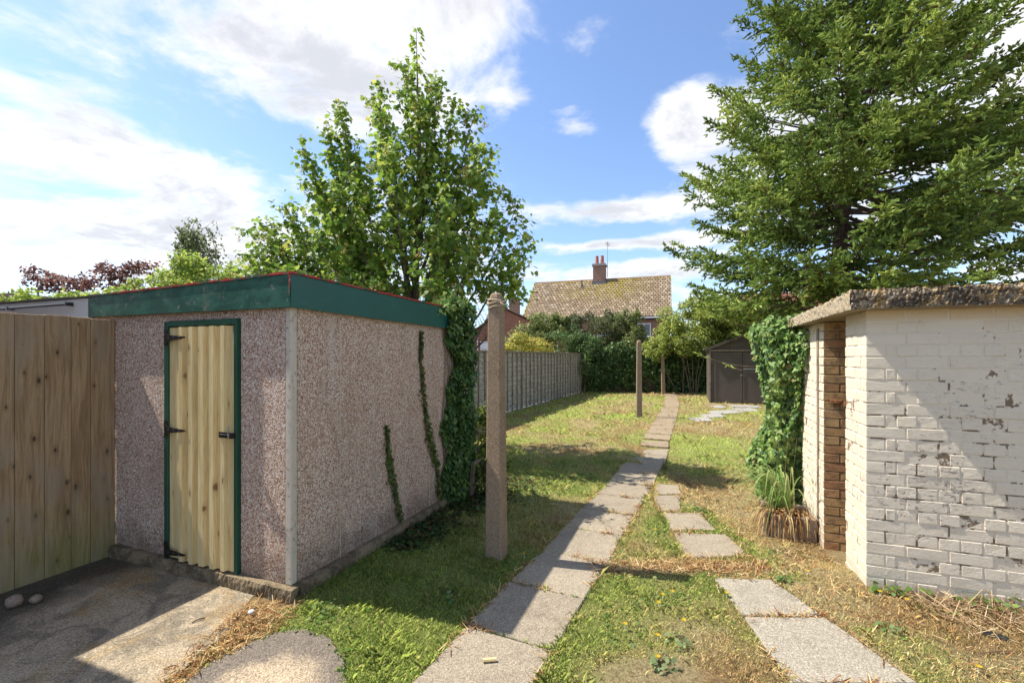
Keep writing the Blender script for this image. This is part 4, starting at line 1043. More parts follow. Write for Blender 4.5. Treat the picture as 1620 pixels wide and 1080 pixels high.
for x0, x1, lb in ((.17, 1.07, 'left shed door of plain dark sheet'), (1.09, 1.99, 'right shed door of plain dark sheet')):
    b = MB(); b.box(x0, x1, -.045, -.004, .04, 1.83, ch=.004); dd = b.obj('door', 'shed_board', bs_, label=lb)
    b = MB(); b.box(x0, x0+.05, -.06, -.046, .05, 1.82); b.box(x1-.05, x1, -.06, -.046, .05, 1.82); b.box(x0+.051, x1-.051, -.06, -.046, .05, .14); b.box(x0+.051, x1-.051, -.06, -.046, 1.74, 1.82); b.obj('frame_strip', 'shed_board', dd)
b = MB(); b.box(1.10, 1.55, -.075, -.061, 1.22, 1.26); b.box(1.0, 1.06, -.075, -.061, 1.0, 1.03); b.obj('door_bar', 'zinc_bolt', bs_)

# ================================================================ tree and shrub builders
def stems_mesh(e, items, mat='bark', name='trunk'):
    for nm, pts, rad, sd_ in items:
        b = MB(); b.tube(pts, rad, sd_); b.obj(nm, mat, e, smooth=True)
def shrub(name, label, cat, loc, clumps, n_, size, tmpl, cols, mat='leaf', stems=6, group=None, w=None, per=14, k=.38, shell=.4, core=True):
    e = empty(name, loc, 0, label=label, cat=cat, group=group)
    me = leaves(sub_clumps(clumps, per, k), n_, size, tmpl, cols, mat, w=w, shell=shell)
    ob('crown', me, e, kind='stuff')
    b = MB()
    for s in range(stems):
        c = clumps[s % len(clumps)]; x0, y0 = random.uniform(-.25, .25), random.uniform(-.2, .2)
        p0 = Vector((c[0]*.35+x0, c[1]*.35+y0, -.05)); p1 = Vector((c[0]+random.uniform(-.5, .5)*c[3], c[1], c[2]+random.uniform(0, .6)*c[5])); mid = p0.lerp(p1, .5)+Vector((random.uniform(-.2, .2), random.uniform(-.2, .2), .2))
        b.tube([p0, p0.lerp(mid, .5), mid, p1], [.045, .038, .028, .01], 6)
    b.obj('stem', 'bark', e); return e

# ---------------------------------------------------------------- young sycamore behind the shed
def sycamore():
    e = empty('sycamore_tree', (-1.62, 7.8, 0), 0, label='young bushy sycamore with lobed leaves rising behind the pebbledash shed', cat='tree')
    rnd = random.Random(5)
    trunk = [(0, 0, -.1), (.02, 0, 1.2), (-.05, .02, 2.2), (-.02, 0, 3.2), (0, 0, 4.3), (.03, 0, 5.3), (.0, 0, 6.3), (-.02, 0, 7.22)]
    b = MB(); b.tube(trunk, [.085, .075, .062, .05, .038, .026, .014, .004], 8); b.obj('trunk', 'bark', e, smooth=True)
    def tz(z): 
        T_ = np.array(trunk); return Vector((float(np.interp(z, T_[:, 2], T_[:, 0])), 0, z))
    B = []   # (start z, tip)
    tips = [(.7, (-1.40, .1, 6.10), .9), (.8, (-2.80, -.1, 3.75), 1), (.9, (-2.45, .1, 3.70), 1), (.8, (-2.65, -.2, 3.15), 1), (1.0, (-2.3, .1, 4.3), 1), (.9, (-1.55, 0, 5.6), 1), (1.0, (-2.72, .2, 4.02), 1), (.9, (-2.55, -.3, 3.35), 1), (1.2, (-2.2, .5, 3.9), 1), (.9, (-1.9, .5, 4.9), 1), (1.0, (-1.75, -.5, 5.05), 1), (1.6, (-1.2, .3, 5.5), 1), (1.3, (-1.45, -.2, 4.5), 1), (1.1, (-2.0, -.7, 3.0), 1), (1.0, (-1.3, -1.2, 3.6), 1), (1.4, (-1.0, -.8, 4.4), 1),
            (2.6, (-.72, .1, 6.35), 1), (2.4, (-.55, -.4, 5.8), 1), (2.8, (-.55, .5, 5.6), 1), (3.2, (.35, -.2, 6.2), 1), (3.0, (.62, .2, 6.15), 1), (2.6, (1.0, -.2, 5.75), 1), (2.4, (1.28, .3, 5.35), 1), (2.2, (1.10, -.6, 5.0), 1),
            (1.9, (1.45, .2, 4.6), 1), (1.6, (1.72, -.2, 4.25), 1), (1.4, (1.80, .4, 3.75), 1), (1.2, (1.85, -.2, 3.3), 1), (1.0, (1.75, .3, 2.85), 1), (.8, (1.4, -.6, 2.6), 1), (1.2, (1.1, -.9, 3.6), 1), (1.4, (.6, -1.2, 4.0), 1), (1.9, (-.2, -.9, 4.9), 1), (2.0, (.5, .9, 4.9), 1), (1.4, (.2, 1.3, 4.1), 1), (1.2, (-1.0, 1.2, 3.9), 1),
            (2.9, (.15, -.5, 5.9), 1), (3.8, (-.18, -.1, 6.6), 1), (3.8, (.22, .1, 6.5), 1), (.9, (-.6, -1.1, 2.9), 1), (.9, (.6, -1.1, 2.7), 1)]
    LP, LN, LS = [], [], []; keys = []
    bm_ = MB()
    for zs, tip, s in tips:
        p0 = tz(zs); p1 = Vector(tip); n_ = 10; pts = []
        for i in range(n_+1):
            t = i/n_; q = p0.lerp(p1, t); q.z = p0.z+(p1.z-p0.z)*(t**1.25); q.x = p0.x+(p1.x-p0.x)*(t**.85); q += Vector((rnd.uniform(-.03, .03), rnd.uniform(-.03, .03), 0)); pts.append(q)
        L = (p1-p0).length
        bm_.tube(pts, [max(.004, .03*(1-i/n_)*min(1, L/2.5)+.004) for i in range(n_+1)], 5)
        # twigs
        nt = int(L*15)
        for j in range(nt):
            t = .30+.70*(j+rnd.random())/nt; k = min(n_-1, int(t*n_)); q = pts[k].lerp(pts[k+1], t*n_-k)
            dr = (pts[k+1]-pts[k]).normalized(); side = Vector((rnd.gauss(0, 1), rnd.gauss(0, 1), rnd.gauss(0, .5))); side -= side.dot(dr)*dr; side.normalize()
            ln = rnd.uniform(.16, .54)*(1.25-.70*t)*1.2*(1 if q.z < 4.6 else .62)*(.75 if q.x < -1.2 and q.z > 3.6 else 1); tw = (dr*.55+side*1.0).normalized()*ln
            bm_.tube([q, q+tw], [.004, .002], 3, cap=False)
            for m_ in range(rnd.randint(9, 12) if q.x > -.9 else rnd.randint(11, 14)):
                u = rnd.uniform(.25, 1.1); c = q+tw*u
                if (c.x > .45 and c.z < 2.62) or c.z < 2.2: continue
                off = Vector((rnd.gauss(0, 1), rnd.gauss(0, 1), rnd.gauss(0, .8)))*.06
                LP.append(c+off); LS.append(rnd.uniform(.055, .125)*(1 if t < .9 else .85)); LN.append((off.x*6+rnd.gauss(0, .6), off.y*6+rnd.gauss(0, .6)-.1, .7+rnd.gauss(0, .4)))
            if rnd.random() < .13 and q.z > 2.5: keys.append(q+tw)
    for z in np.arange(5.9, 7.3, .055):
        q = tz(float(z))
        for m_ in range(4):
            a = rnd.uniform(0, 6.28); r = rnd.uniform(.02, .16)*(1.25-(z-5.9)/1.9)
            LP.append(q+Vector((math.cos(a)*r, math.sin(a)*r, rnd.uniform(-.02, .03)))); LS.append(rnd.uniform(.05, .11)); LN.append((math.cos(a)*.6, math.sin(a)*.6, .7))
    bm_.obj('branch', 'bark', e)
    P = np.array([tuple(p_) for p_ in LP]); NN = np.array(LN); S_ = np.array(LS); n_ = len(P)
    # leaf tips point outwards and down
    NN /= np.linalg.norm(NN, axis=1, keepdims=True)
    dn = np.stack([NN[:, 0], NN[:, 1], -np.ones(n_)*.6], 1)+RNG.normal(size=(n_, 3))*.5
    yv = dn-(dn*NN).sum(1, keepdims=True)*NN; yv /= np.linalg.norm(yv, axis=1, keepdims=True); M = np.stack([np.cross(yv, NN), yv, NN], 2)
    col = jitter_col([(.22, .34, .05), (.32, .45, .07), (.44, .54, .10), (.13, .23, .04), (.58, .58, .14)], n_, .2, [.33, .3, .14, .18, .05])
    order = np.argsort(P[:, 1]-.3*S_*10+RNG.random(n_)*.6)      # nearest and biggest first
    near_, rest = order[:200], order[200:]
    V, F, T = scatter(MAPLE, P[rest], M[rest], S_[rest], col[rest]); print('sycamore leaves', n_)
    cr = ob('crown', mesh_np('crown', V, F, 'leaf', T), e, kind='stuff')
    lm = [mesh_np('leaf', MAPLE, np.arange(12)[None], 'leaf', np.tile(np.array(c_)[None], (12, 1))) for c_ in ((.10, .19, .03), (.14, .24, .04), (.07, .14, .025))]
    for i in near_:
        o = ob('leaf', lm[int(i) % 3], e, tuple(P[i])); o.rotation_euler = Matrix(M[i].tolist()).to_euler(); o.scale = (S_[i],)*3
    # hanging yellow seed clusters
    KP = []; 
    for q in keys:
        for m_ in range(26): KP.append((q.x+rnd.gauss(0, .028), q.y+rnd.gauss(0, .028), q.z-rnd.uniform(0, .17)))
    KP = np.array(KP); k = len(KP); M = basis(RNG.normal(size=(k, 3)), RNG.uniform(0, 6.28, k))
    V, F, T = scatter(LEAF4, KP, M, RNG.uniform(.022, .042, k), jitter_col([(.62, .54, .16), (.56, .40, .14), (.50, .52, .13), (.58, .36, .16)], k))
    ob('seed_clusters', mesh_np('seed_clusters', V, F, 'leaf', T), e, kind='stuff')
sycamore()

# ---------------------------------------------------------------- big spruce on the right
def spruce():
    e = empty('spruce_tree', (9.0, 13.0, 0), 0, label='huge spruce with layered dark green branches towering over the brick store', cat='tree')
    rnd = random.Random(9)
    H = 17.0
    tx = lambda z: .075*z-.25*(z < 0)
    pts = [(tx(z), 0, z) for z in np.linspace(-.1, H, 14)]
    b = MB(); b.tube(pts, [.24*(1-i/13.5)**.9+.01 for i in range(14)], 10); b.obj('trunk', 'pine_bark', e, smooth=True)
    A, D, LN_, TN = [], [], [], []     # shoots: base, direction, length, tint index
    bw = MB()
    def profile(z, az):
        c = math.cos(az)
        left = np.interp(z, [1.0, 2.5, 4.4, 6.5, 8.2, 10, 11.8, 14, 17], [3.0, 3.8, 4.5, 4.3, 3.9, 3.2, 2.45, 1.4, .15])
        right = np.interp(z, [1.0, 2.5, 4.4, 6.5, 8.2, 9.6, 10.4, 11.8, 14, 17], [5.2, 5.9, 6.0, 5.8, 4.6, 3.3, 2.2, 1.6, 1.1, .15])
        front = .5*(left+right)*.86
        return left*max(0, -c)**1.5+right*max(0, c)**1.5+front*(1-abs(c)**1.5)
    z = 1.9; wh = 0
    while z < H-.3:
        nb = rnd.randint(6, 8) if z < 12.3 else 4
        a0 = rnd.uniform(0, 6.28)
        for k in range(nb):
            az = a0+k*6.283/nb+rnd.uniform(-.3, .3); L = float(profile(z, az))*rnd.uniform(.84, 1.05); zs = z+rnd.uniform(-.28, .28)
            if math.sin(az) > .55 and rnd.random() < .45: continue
            if math.cos(az) > .5 and 7.5 < z < 10.2 and rnd.random() < .22: L *= 1.4
            up = np.interp(zs, [2, 6, 12, 17], [-.02, .14, .42, .9])+rnd.uniform(-.16, .16)
            dr = Vector((math.cos(az), math.sin(az), 0)); ns = 12; P_ = []
            bend = rnd.uniform(-.25, .25); side0 = Vector((-dr.y, dr.x, 0))
            for i in range(ns+1):
                t = i/ns; zc = up*L*t-.20*L*math.sin(t*math.pi*.75)*(.6 if zs < 9 else .25)+.20*L*t**3*.6
                P_.append(Vector((tx(zs), 0, zs))+dr*(L*t)+side0*(bend*t*t*L*.5)+Vector((0, 0, zc)))
            bw.tube(P_, [max(.006, (.012+.008*L)*(1-t_/ns)) for t_ in range(ns+1)], 5)
            bare = rnd.uniform(.16, .34) if math.cos(az) < .2 else rnd.uniform(.20, .48)
            m_ = int(L/.105)
            for j in range(m_):
                t = bare+(1-bare)*(j+rnd.random())/m_; i = min(ns-1, int(t*ns)); q = P_[i].lerp(P_[i+1], t*ns-i); td = (P_[i+1]-P_[i]).normalized()
                if rnd.random() < .16*(1.2-t) or vnoise(q.x*1.3+q.y*.9, q.z*1.5, 1.0, 61) < .17-.08*t: continue
                for sg in (-1, 1):
                    if rnd.random() < .15: continue
                    sl = (rnd.uniform(.35, .95))*min(1, .30+1.5*(1-t))*min(1.0, L/3.2); sdv = (td*.75+side0*sg*rnd.uniform(.4, 1.0)+Vector((0, 0, rnd.uniform(-.55, .40)))).normalized()
                    nsh = max(4, int(sl/.042))
                    for h in range(nsh):
                        u = (h+rnd.random())/nsh; c = q+sdv*(sl*u)+Vector((0, 0, -.22*sl*u*u))
                        if c.z < 2.85+.1*math.sin(c.x*5): continue
                        v_ = (sdv*.8+Vector((rnd.gauss(0, .5), rnd.gauss(0, .5), rnd.gauss(-.05, .38)))).normalized()
                        A.append(c); D.append(v_); LN_.append(rnd.uniform(.08, .19)); TN.append(u*.6+t*.4)
            for h in range(9): A.append(P_[-1]-td*(h*.06)); D.append((td+Vector((rnd.gauss(0, .5), rnd.gauss(0, .5), rnd.gauss(.1, .3)))).normalized()); LN_.append(.17); TN.append(1)
        z += np.interp(z, [2, 12, 12.5, 17], [.26, .245, .5, .5]); wh += 1
    bw.obj('branch', 'pine_bark', e)
    P = np.array([tuple(p_) for p_ in A]); DD = np.array([tuple(p_) for p_ in D]); L = np.array(LN_); TT = np.array(TN); n_ = len(P); print('spruce shoots', n_)
    g = fbm(P[:, 0]+P[:, 1]*.7, P[:, 2], .9, 40)+.3*TT+RNG.normal(0, .10, n_)
    c0, c1, c2 = np.array([.17, .25, .08]), np.array([.34, .46, .12]), np.array([.60, .68, .21])
    s1 = sst(g, .45, .70)[:, None]; s2 = sst(g, .74, .98)[:, None]
    col = (c0*(1-s1)+c1*s1)*(1-s2)+c2*s2
    brown = (RNG.random(n_) < .035*(1.3-TT))[:, None]; col = np.where(brown, np.array([.17, .10, .055]), col)
    Vs = []; 
    ref = RNG.normal(size=(n_, 3)); a = np.cross(DD, ref); a /= np.linalg.norm(a, axis=1, keepdims=True); bb_ = np.cross(DD, a)
    for q in range(3):
        th = q*math.pi/3; w = (a*math.cos(th)+bb_*math.sin(th))*(.025*RNG.uniform(.7, 1.3, (n_, 1)))
        Vs.append(np.stack([P, P+DD*(L*.30)[:, None]+w, P+DD*L[:, None], P+DD*(L*.42)[:, None]-w], 1))
    V = np.concatenate(Vs).reshape(-1, 3); F = np.arange(len(V)).reshape(-1, 4); T = np.tile(np.repeat(col, 4, axis=0), (3, 1))
    ob('crown', mesh_np('crown', V, F, 'needle', T), e, kind='stuff')
spruce()

# ---------------------------------------------------------------- background shrubs and hedge
OLIVE = [(.28, .33, .10), (.19, .25, .07), (.38, .40, .16), (.12, .17, .05)]
DARKG = [(.10, .18, .06), (.14, .24, .08), (.07, .13, .045), (.25, .33, .11)]
YELG = [(.42, .46, .10), (.30, .38, .08), (.20, .29, .06), (.52, .54, .15)]
GOLD = [(.62, .56, .11), (.50, .52, .11), (.36, .42, .09), (.60, .42, .12)]
# back wall hung with ivy
bwl = empty('ivy_clad_wall', (3.3, 21.4, 0), R(-4), label='dark ivy covered boundary wall across the far end of the garden', cat='wall')
b = MB(); b.box(0, 13, .1, .32, -.1, 1.9); b.obj('masonry', 'dark_mortar', bwl)
cl = [(x, -.08+.1*math.sin(x*3), random.uniform(.1, 2.15), random.uniform(.25, .5), random.uniform(.15, .32), random.uniform(.25, .45)) for x in np.linspace(-.2, 6.2, 150)]
cl += [(random.uniform(5.6, 12), -.05, random.uniform(.2, 2.2), .4, .25, .4) for _ in range(50)]
ob('ivy', leaves(cl, 30000, .11, IVY, DARKG, 'glossy_leaf', shell=.55), bwl, kind='stuff')
# tall dark hedge bulging where the fence ends
shrub('holly_bush', 'dark evergreen bush in the corner where the lap fence meets the back wall', 'bush', (3.0, 20.9, 0),
      [(.3, .2, 1.3, 1.0, .7, 1.4), (-.5, .8, 2.3, 1.0, .8, .9), (.6, .6, 2.2, .9, .7, .7)], 8000, .09, LEAF6, DARKG, 'glossy_leaf', per=26, k=.3)
BG = 'shrubs behind the back fence'
shrub('elder_bush', 'olive green bush rising behind the fence below the left end of the tiled roof', 'bush', (1.4, 23, 0), [(0, 0, 2.5, 1.8, 1.2, 1.3), (.5, 0, 3.3, .9, .7, .7), (1.1, 0, 3.2, .8, .8, .7), (-1.0, 0, 2.3, .6, .7, .5)], 12000, .10, LEAF6, OLIVE, group=BG, per=26, k=.28)
shrub('privet_bush', 'grey green rounded bush behind the fence left of the middle line post', 'bush', (4.2, 23, 0), [(0, 0, 2.5, 1.6, 1.2, 1.45), (.7, 0, 3.4, .8, .7, .55), (-.8, 0, 3.3, .8, .7, .7)], 12000, .095, LEAF6, [(.13, .17, .07), (.09, .12, .045), (.20, .22, .10), (.05, .08, .03), (.22, .19, .09)], group=BG, per=26, k=.28)
shrub('buddleia_bush', 'loose pale green bush with arching tips under the tiled eaves', 'bush', (5.9, 22.6, 0), [(0, 0, 2.4, 1.1, 1.0, 1.3), (-.7, 0, 3.5, .5, .5, .85), (.3, 0, 3.4, .5, .5, .8), (.8, 0, 2.2, .5, .6, .7)], 10000, .10, LEAF4, OLIVE+[(.24, .28, .10)], group=BG, per=24, k=.26)
shrub('golden_shrub', 'bright yellow leaved shrub showing over the lap fence top', 'bush', (.7, 17.8, 0), [(-.25, 0, 1.75, 1.1, .5, .75), (.35, .6, 1.65, .7, .5, .65), (-.9, -.4, 1.5, .6, .5, .6)], 7000, .10, LEAF6, GOLD, per=20, k=.32)
shrub('yellow_green_tree', 'large yellow green bushy tree above the dark garden shed', 'bush', (8.0, 21.0, 0),
      [(.2, 0, 3.0, 1.5, 1.2, 1.1), (-.8, -.2, 2.7, .8, .9, .8), (-1.6, -.5, 2.05, .65, .7, .55), (1.5, .3, 3.3, 1.4, 1.1, 1.1), (.5, .2, 4.0, .9, .8, .6), (2.6, 0, 2.9, 1.2, 1, 1.0), (1.0, -.5, 3.0, 1.1, .7, .7), (2.2, -.6, 3.0, 1.1, .7, .6)], 26000, .105, LEAF6, YELG, per=34, k=.26, stems=4)
shrub('hedge_tree', 'green bushy tree behind the dark garden shed and ivy', 'bush', (12.0, 21.5, 0), [(0, 0, 2.6, 2.2, 1.2, 1.5), (-1.5, -.5, 2.7, 1.4, 1, 1.2), (2, 0, 2.4, 1.6, 1.0, 1.4)], 15000, .11, LEAF6, YELG[1:3]+OLIVE, per=30, k=.28)
# bare stems by the shed
ts = empty('thin_stem_shrub', (8.0, 20.0, 0), 0, label='cluster of thin bare brown stems between the far ivy and the dark shed', cat='shrub')
for i, (dx, top) in enumerate(((-.25, 2.3), (-.05, 2.5), (.18, 2.4), (.34, 2.1), (-.4, 1.9))):
    b = MB(); b.tube([(dx*.4, 0, -.05), (dx*.7, .05, .8), (dx*1.2, 0, 1.5), (dx*1.6, .1, top)], [.02, .017, .014, .010], 6); b.obj('stem', 'bark', ts)
cl = [(random.uniform(-.6, .6), .2, random.uniform(1.9, 2.7), .4, .4, .3) for _ in range(14)]
ob('foliage', leaves(cl, 2200, .09, LEAF6, YELG, 'leaf'), ts, kind='stuff')
# small shrub at the far corner of the pebbledash shed
X, Y = loc2w(SH, .32, 2.62)
shrub('spindle_bush', 'small bush with bright yellow green leaves beside the shed ivy', 'bush', (X, Y, 0), [(0, 0, .35, .20, .22, .34), (.03, 0, .72, .14, .15, .25), (-.10, .1, .98, .09, .1, .16)], 1500, .052, LEAF6, [(.26, .32, .05), (.16, .24, .04), (.36, .38, .08), (.06, .12, .025)], per=16, k=.4, stems=4)
# trees beyond the garages, left
TG = 'trees beyond the white garage'
shrub('maroon_plum_tree', 'maroon leaved tree top showing over the white garage', 'tree', (-13.4, 14.6, 0), [(-.9, 0, 3.9, .9, .7, .55), (.4, 0, 4.1, .8, .7, .6), (1.3, 0, 4.4, .85, .5, .45), (-1.7, 0, 4.25, .6, .5, .45), (0, 0, 2.6, 1.4, 1.2, 1.2)], 5200, .11, LEAF6, [(.20, .09, .085), (.28, .13, .11), (.13, .06, .055), (.32, .20, .15)], group=TG, per=26, k=.26, stems=8)
shrub('lime_hedge_tree', 'lime green leafy hedge along the white garage roof', 'tree', (-9.0, 12.6, 0), [(-3.6, 0, 2.75, 1.3, .7, .62), (-1.9, 0, 3.0, 1.4, .8, .68), (-.6, 0, 3.3, 1.2, .8, .7), (.7, 0, 3.75, 1.3, .8, .82), (2.2, .2, 3.5, 1.2, .7, .8), (0, .2, 4.25, .5, .4, .35), (-4.6, 0, 2.9, .9, .6, .6)], 14000, .105, LEAF6, [(.42, .52, .09), (.30, .42, .07), (.52, .58, .13), (.19, .29, .06)], group=TG, per=30, k=.26)
shrub('dark_conifer', 'small dark green pointed tree top among the maroon leaves', 'tree', (-12.2, 17, 0), [(0, 0, 3.7, .6, .6, 1.2), (0, 0, 4.9, .42, .4, .5)], 2200, .12, LEAF4, [(.08, .12, .04), (.12, .16, .06)], group=TG, per=20, k=.35)
# birch with drooping sprays
def birch():
    e = empty('birch_tree', (-12.9, 18.0, .25), 0, label='tall slender drooping birch top right of the lime green hedge', cat='tree', group=TG)
    b = MB(); b.tube([(0, 0, -.1), (.05, 0, 2), (0, 0, 4), (.15, 0, 5.2), (.3, 0, 6.4)], [.14, .11, .07, .04, .01], 7); b.obj('trunk', 'bark', e)
    P, Nn = [], []; br = MB()
    for i in range(110):
        z = random.uniform(3.4, 6.5); a = random.uniform(0, 6.28); L = random.uniform(.5, 1.1)
        p0 = Vector((.1, 0, z-.6)); tip = p0+Vector((math.cos(a)*L*.9+.2, math.sin(a)*L*.6, .7+random.uniform(0, .4))); br.tube([p0, p0.lerp(tip, .5)+Vector((0, 0, .12)), tip], [.02, .012, .004], 4)
        for k in range(4):
            q = p0.lerp(tip, random.uniform(.4, 1)); 
            for h in range(20): t = h/20; P.append((q.x+.25*t+random.gauss(0, .035), q.y+random.gauss(0, .05), q.z-.75*t+random.gauss(0, .03)+.18*math.sin(t*3))); Nn.append((random.gauss(0, 1), random.gauss(0, 1), .4))
    br.obj('branch', 'bark', e); P = np.array(P); k = len(P)
    V, F, T = scatter(LEAF4, P, basis(np.array(Nn), RNG.uniform(0, 6.28, k)), RNG.uniform(.07, .13, k), jitter_col([(.24, .29, .12), (.32, .36, .17), (.15, .20, .08)], k))
    ob('crown', mesh_np('crown', V, F, 'leaf', T), e, kind='stuff')
birch()

# ================================================================ houses
def tile_roof(parent, x0, x1, eave, ridge, depth, y_eave, rows, cols, palette, name='roof_tiles', tile_h=None, moss=True, mat='roof_tile'):
    """front pitch: overlapping tiles, one raised box each; eave and ridge heights, running back by depth"""
    b = MB(); dz = (ridge-eave)/rows; dy = depth/rows; w = (x1-x0)/cols
    for r in range(rows):
        for c in range(cols):
            x = x0+c*w+(w*.5 if r % 2 else 0)
            xb = min(x+w-.045, x1); 
            if x >= x1-.02: continue
            y = y_eave+r*dy; z = eave+r*dz; lift = .07+random.uniform(-.008, .012)
            u = (x-x0)/(x1-x0); v_ = r/rows
            m_ = math.exp(-((u-.60)/.20)**2-((v_-.80)/.42)**2)*1.3+.55*math.exp(-((u-.30)/.12)**2-((v_-.62)/.22)**2)+(.9 if v_ > .93 or u > .985 or u < .02 else 0)
            m_ = m_*random.uniform(.1, .85); pc = random.choice(palette)
            tn = tuple(a*(1-min(1, m_))+q*min(1, m_) for a, q in zip(pc, (.30, .24, .05))) if moss else pc
            b.add([(x, y, z+lift), (xb, y, z+lift), (xb, y+dy*1.15, z+dz*1.15+.012), (x, y+dy*1.15, z+dz*1.15+.012), (x, y+.004, z-.006), (xb, y+.004, z-.006)], [(0, 1, 2, 3), (4, 5, 1, 0), (4, 0, 3), (5, 2, 1)], tint=tn)
    o = b.obj(name, mat, parent, tint=True, kind='stuff'); return o
def house1():
    e = empty('tiled_house', (.87, 40.2, 0), math.atan2(-4.0, 12.0), label='brick semi with long brown tiled roof, yellow moss and central chimney', cat='house')
    Wd = math.hypot(11.83, 4.0); 
    b = MB(); b.box(.15, Wd-.15, .25, 8.3, -.1, 5.05); b.obj('wall', 'brown_brick', e)
    b = MB(); b.prism([(.25, 5.05), (8.3, 5.05), (4.28, 8.7)], .15, .37, axis='x'); b.prism([(.25, 5.05), (8.3, 5.05), (4.28, 8.7)], Wd-.37, Wd-.15, axis='x'); b.obj('gable', 'brown_brick', e)
    b = MB(); b.add([(0, 0, 4.93), (Wd, 0, 4.93), (Wd, 4.2, 8.75), (0, 4.2, 8.75), (0, 8.5, 4.93), (Wd, 8.5, 4.93)], [(0, 1, 2, 3), (3, 2, 5, 4)]); b.obj('roof', 'felt', e)
    tile_roof(e, -.02, Wd+.02, 4.98, 8.80, 4.2, -.05, 19, 44, [(.28, .21, .14), (.34, .26, .18), (.24, .175, .12), (.42, .34, .24), (.31, .23, .155)])
    b = MB()
    for i in range(26): x = Wd*i/26; b.tube([(x, 4.2, 8.80), (x+Wd/26-.02, 4.2, 8.80)], .11, 8)
    b.obj('ridge_tiles', 'brown_brick', e, kind='stuff')
    b = MB(); b.box(0, Wd, -.10, .02, 4.82, 4.94); b.obj('gutter', 'white_paint', e); b = MB(); b.box(0, Wd, .03, .06, 4.70, 4.93); b.obj('fascia', 'black_plastic', e)
    # chimney
    cx_ = 6.25
    ch = ob('chimney', None, e); ch.empty_display_size = .1
    b = MB(); b.box(cx_-.55, cx_+.55, 3.75, 4.65, 8.2, 10.05); b.obj('stack', 'house_brick', ch)
    b = MB(); b.box(cx_-.64, cx_+.64, 3.66, 4.74, 10.05, 10.2); b.box(cx_-.58, cx_+.58, 3.72, 4.68, 10.2, 10.27); b.obj('cap', 'slab_grey', ch)
    b = MB(); b.box(cx_-.62, cx_+.62, 3.60, 3.74, 8.25, 8.62); b.obj('flashing', 'lead', ch)
    for x in (cx_-.24, cx_+.24): b = MB(); b.tube([(x, 4.2, 10.27), (x, 4.2, 10.95), (x, 4.2, 11.02)], [.17, .14, .16], 12); b.obj('chimney_pot', 'pot_clay', ch)
    b = MB(); b.tube([(cx_+.72, 4.2, 9.0), (cx_+.72, 4.2, 12.3)], .025, 6); b.tube([(cx_+.72, 3.6, 12.1), (cx_+.72, 5.1, 12.1)], .016, 5)
    for q in range(6): b.tube([(cx_+.52, 3.7+q*.25, 12.1), (cx_+.92, 3.7+q*.25, 12.1)], .01, 4)
    b.obj('aerial', 'aerial_metal', e)
    b = MB(); b.tube([(4.75, 3.35, 7.9), (4.75, 3.35, 8.75)], .06, 8); b.obj('flue_pipe', 'black_iron', e); b = MB(); b.box(4.6, 4.95, 3.1, 3.5, 7.85, 8.02); b.obj('flue_collar', 'slab_grey', e)
    # windows
    for x0, x1, z0, z1 in ((9.8, 10.9, 3.35, 4.42), (6.6, 7.5, 3.45, 4.55), (2.0, 3.6, 3.35, 4.55), (10.2, 12.0, .9, 2.2), (2.0, 3.8, .9, 2.2)):
        wn = ob('window', None, e); wn.empty_display_size = .1
        b = MB(); t = .07
        b.box(x0, x1, .19, .26, z0, z0+t); b.box(x0, x1, .19, .26, z1-t, z1); b.box(x0, x0+t, .19, .26, z0+t, z1-t); b.box(x1-t, x1, .19, .26, z0+t, z1-t); m_ = (x0+x1)/2; b.box(m_-t*.7, m_+t*.7, .195, .255, z0+t, z1-t); b.obj('frame', 'white_paint', wn)
        for a, c in ((x0+t, m_-t*.7), (m_+t*.7, x1-t)): b = MB(); b.box(a, c, .215, .24, z0+t, z1-t); b.obj('pane', 'glass', wn)
        b = MB(); b.box(x0-.05, x1+.05, .15, .25, z0-.07, z0-.003); b.obj('sill', 'white_paint', wn)
house1()
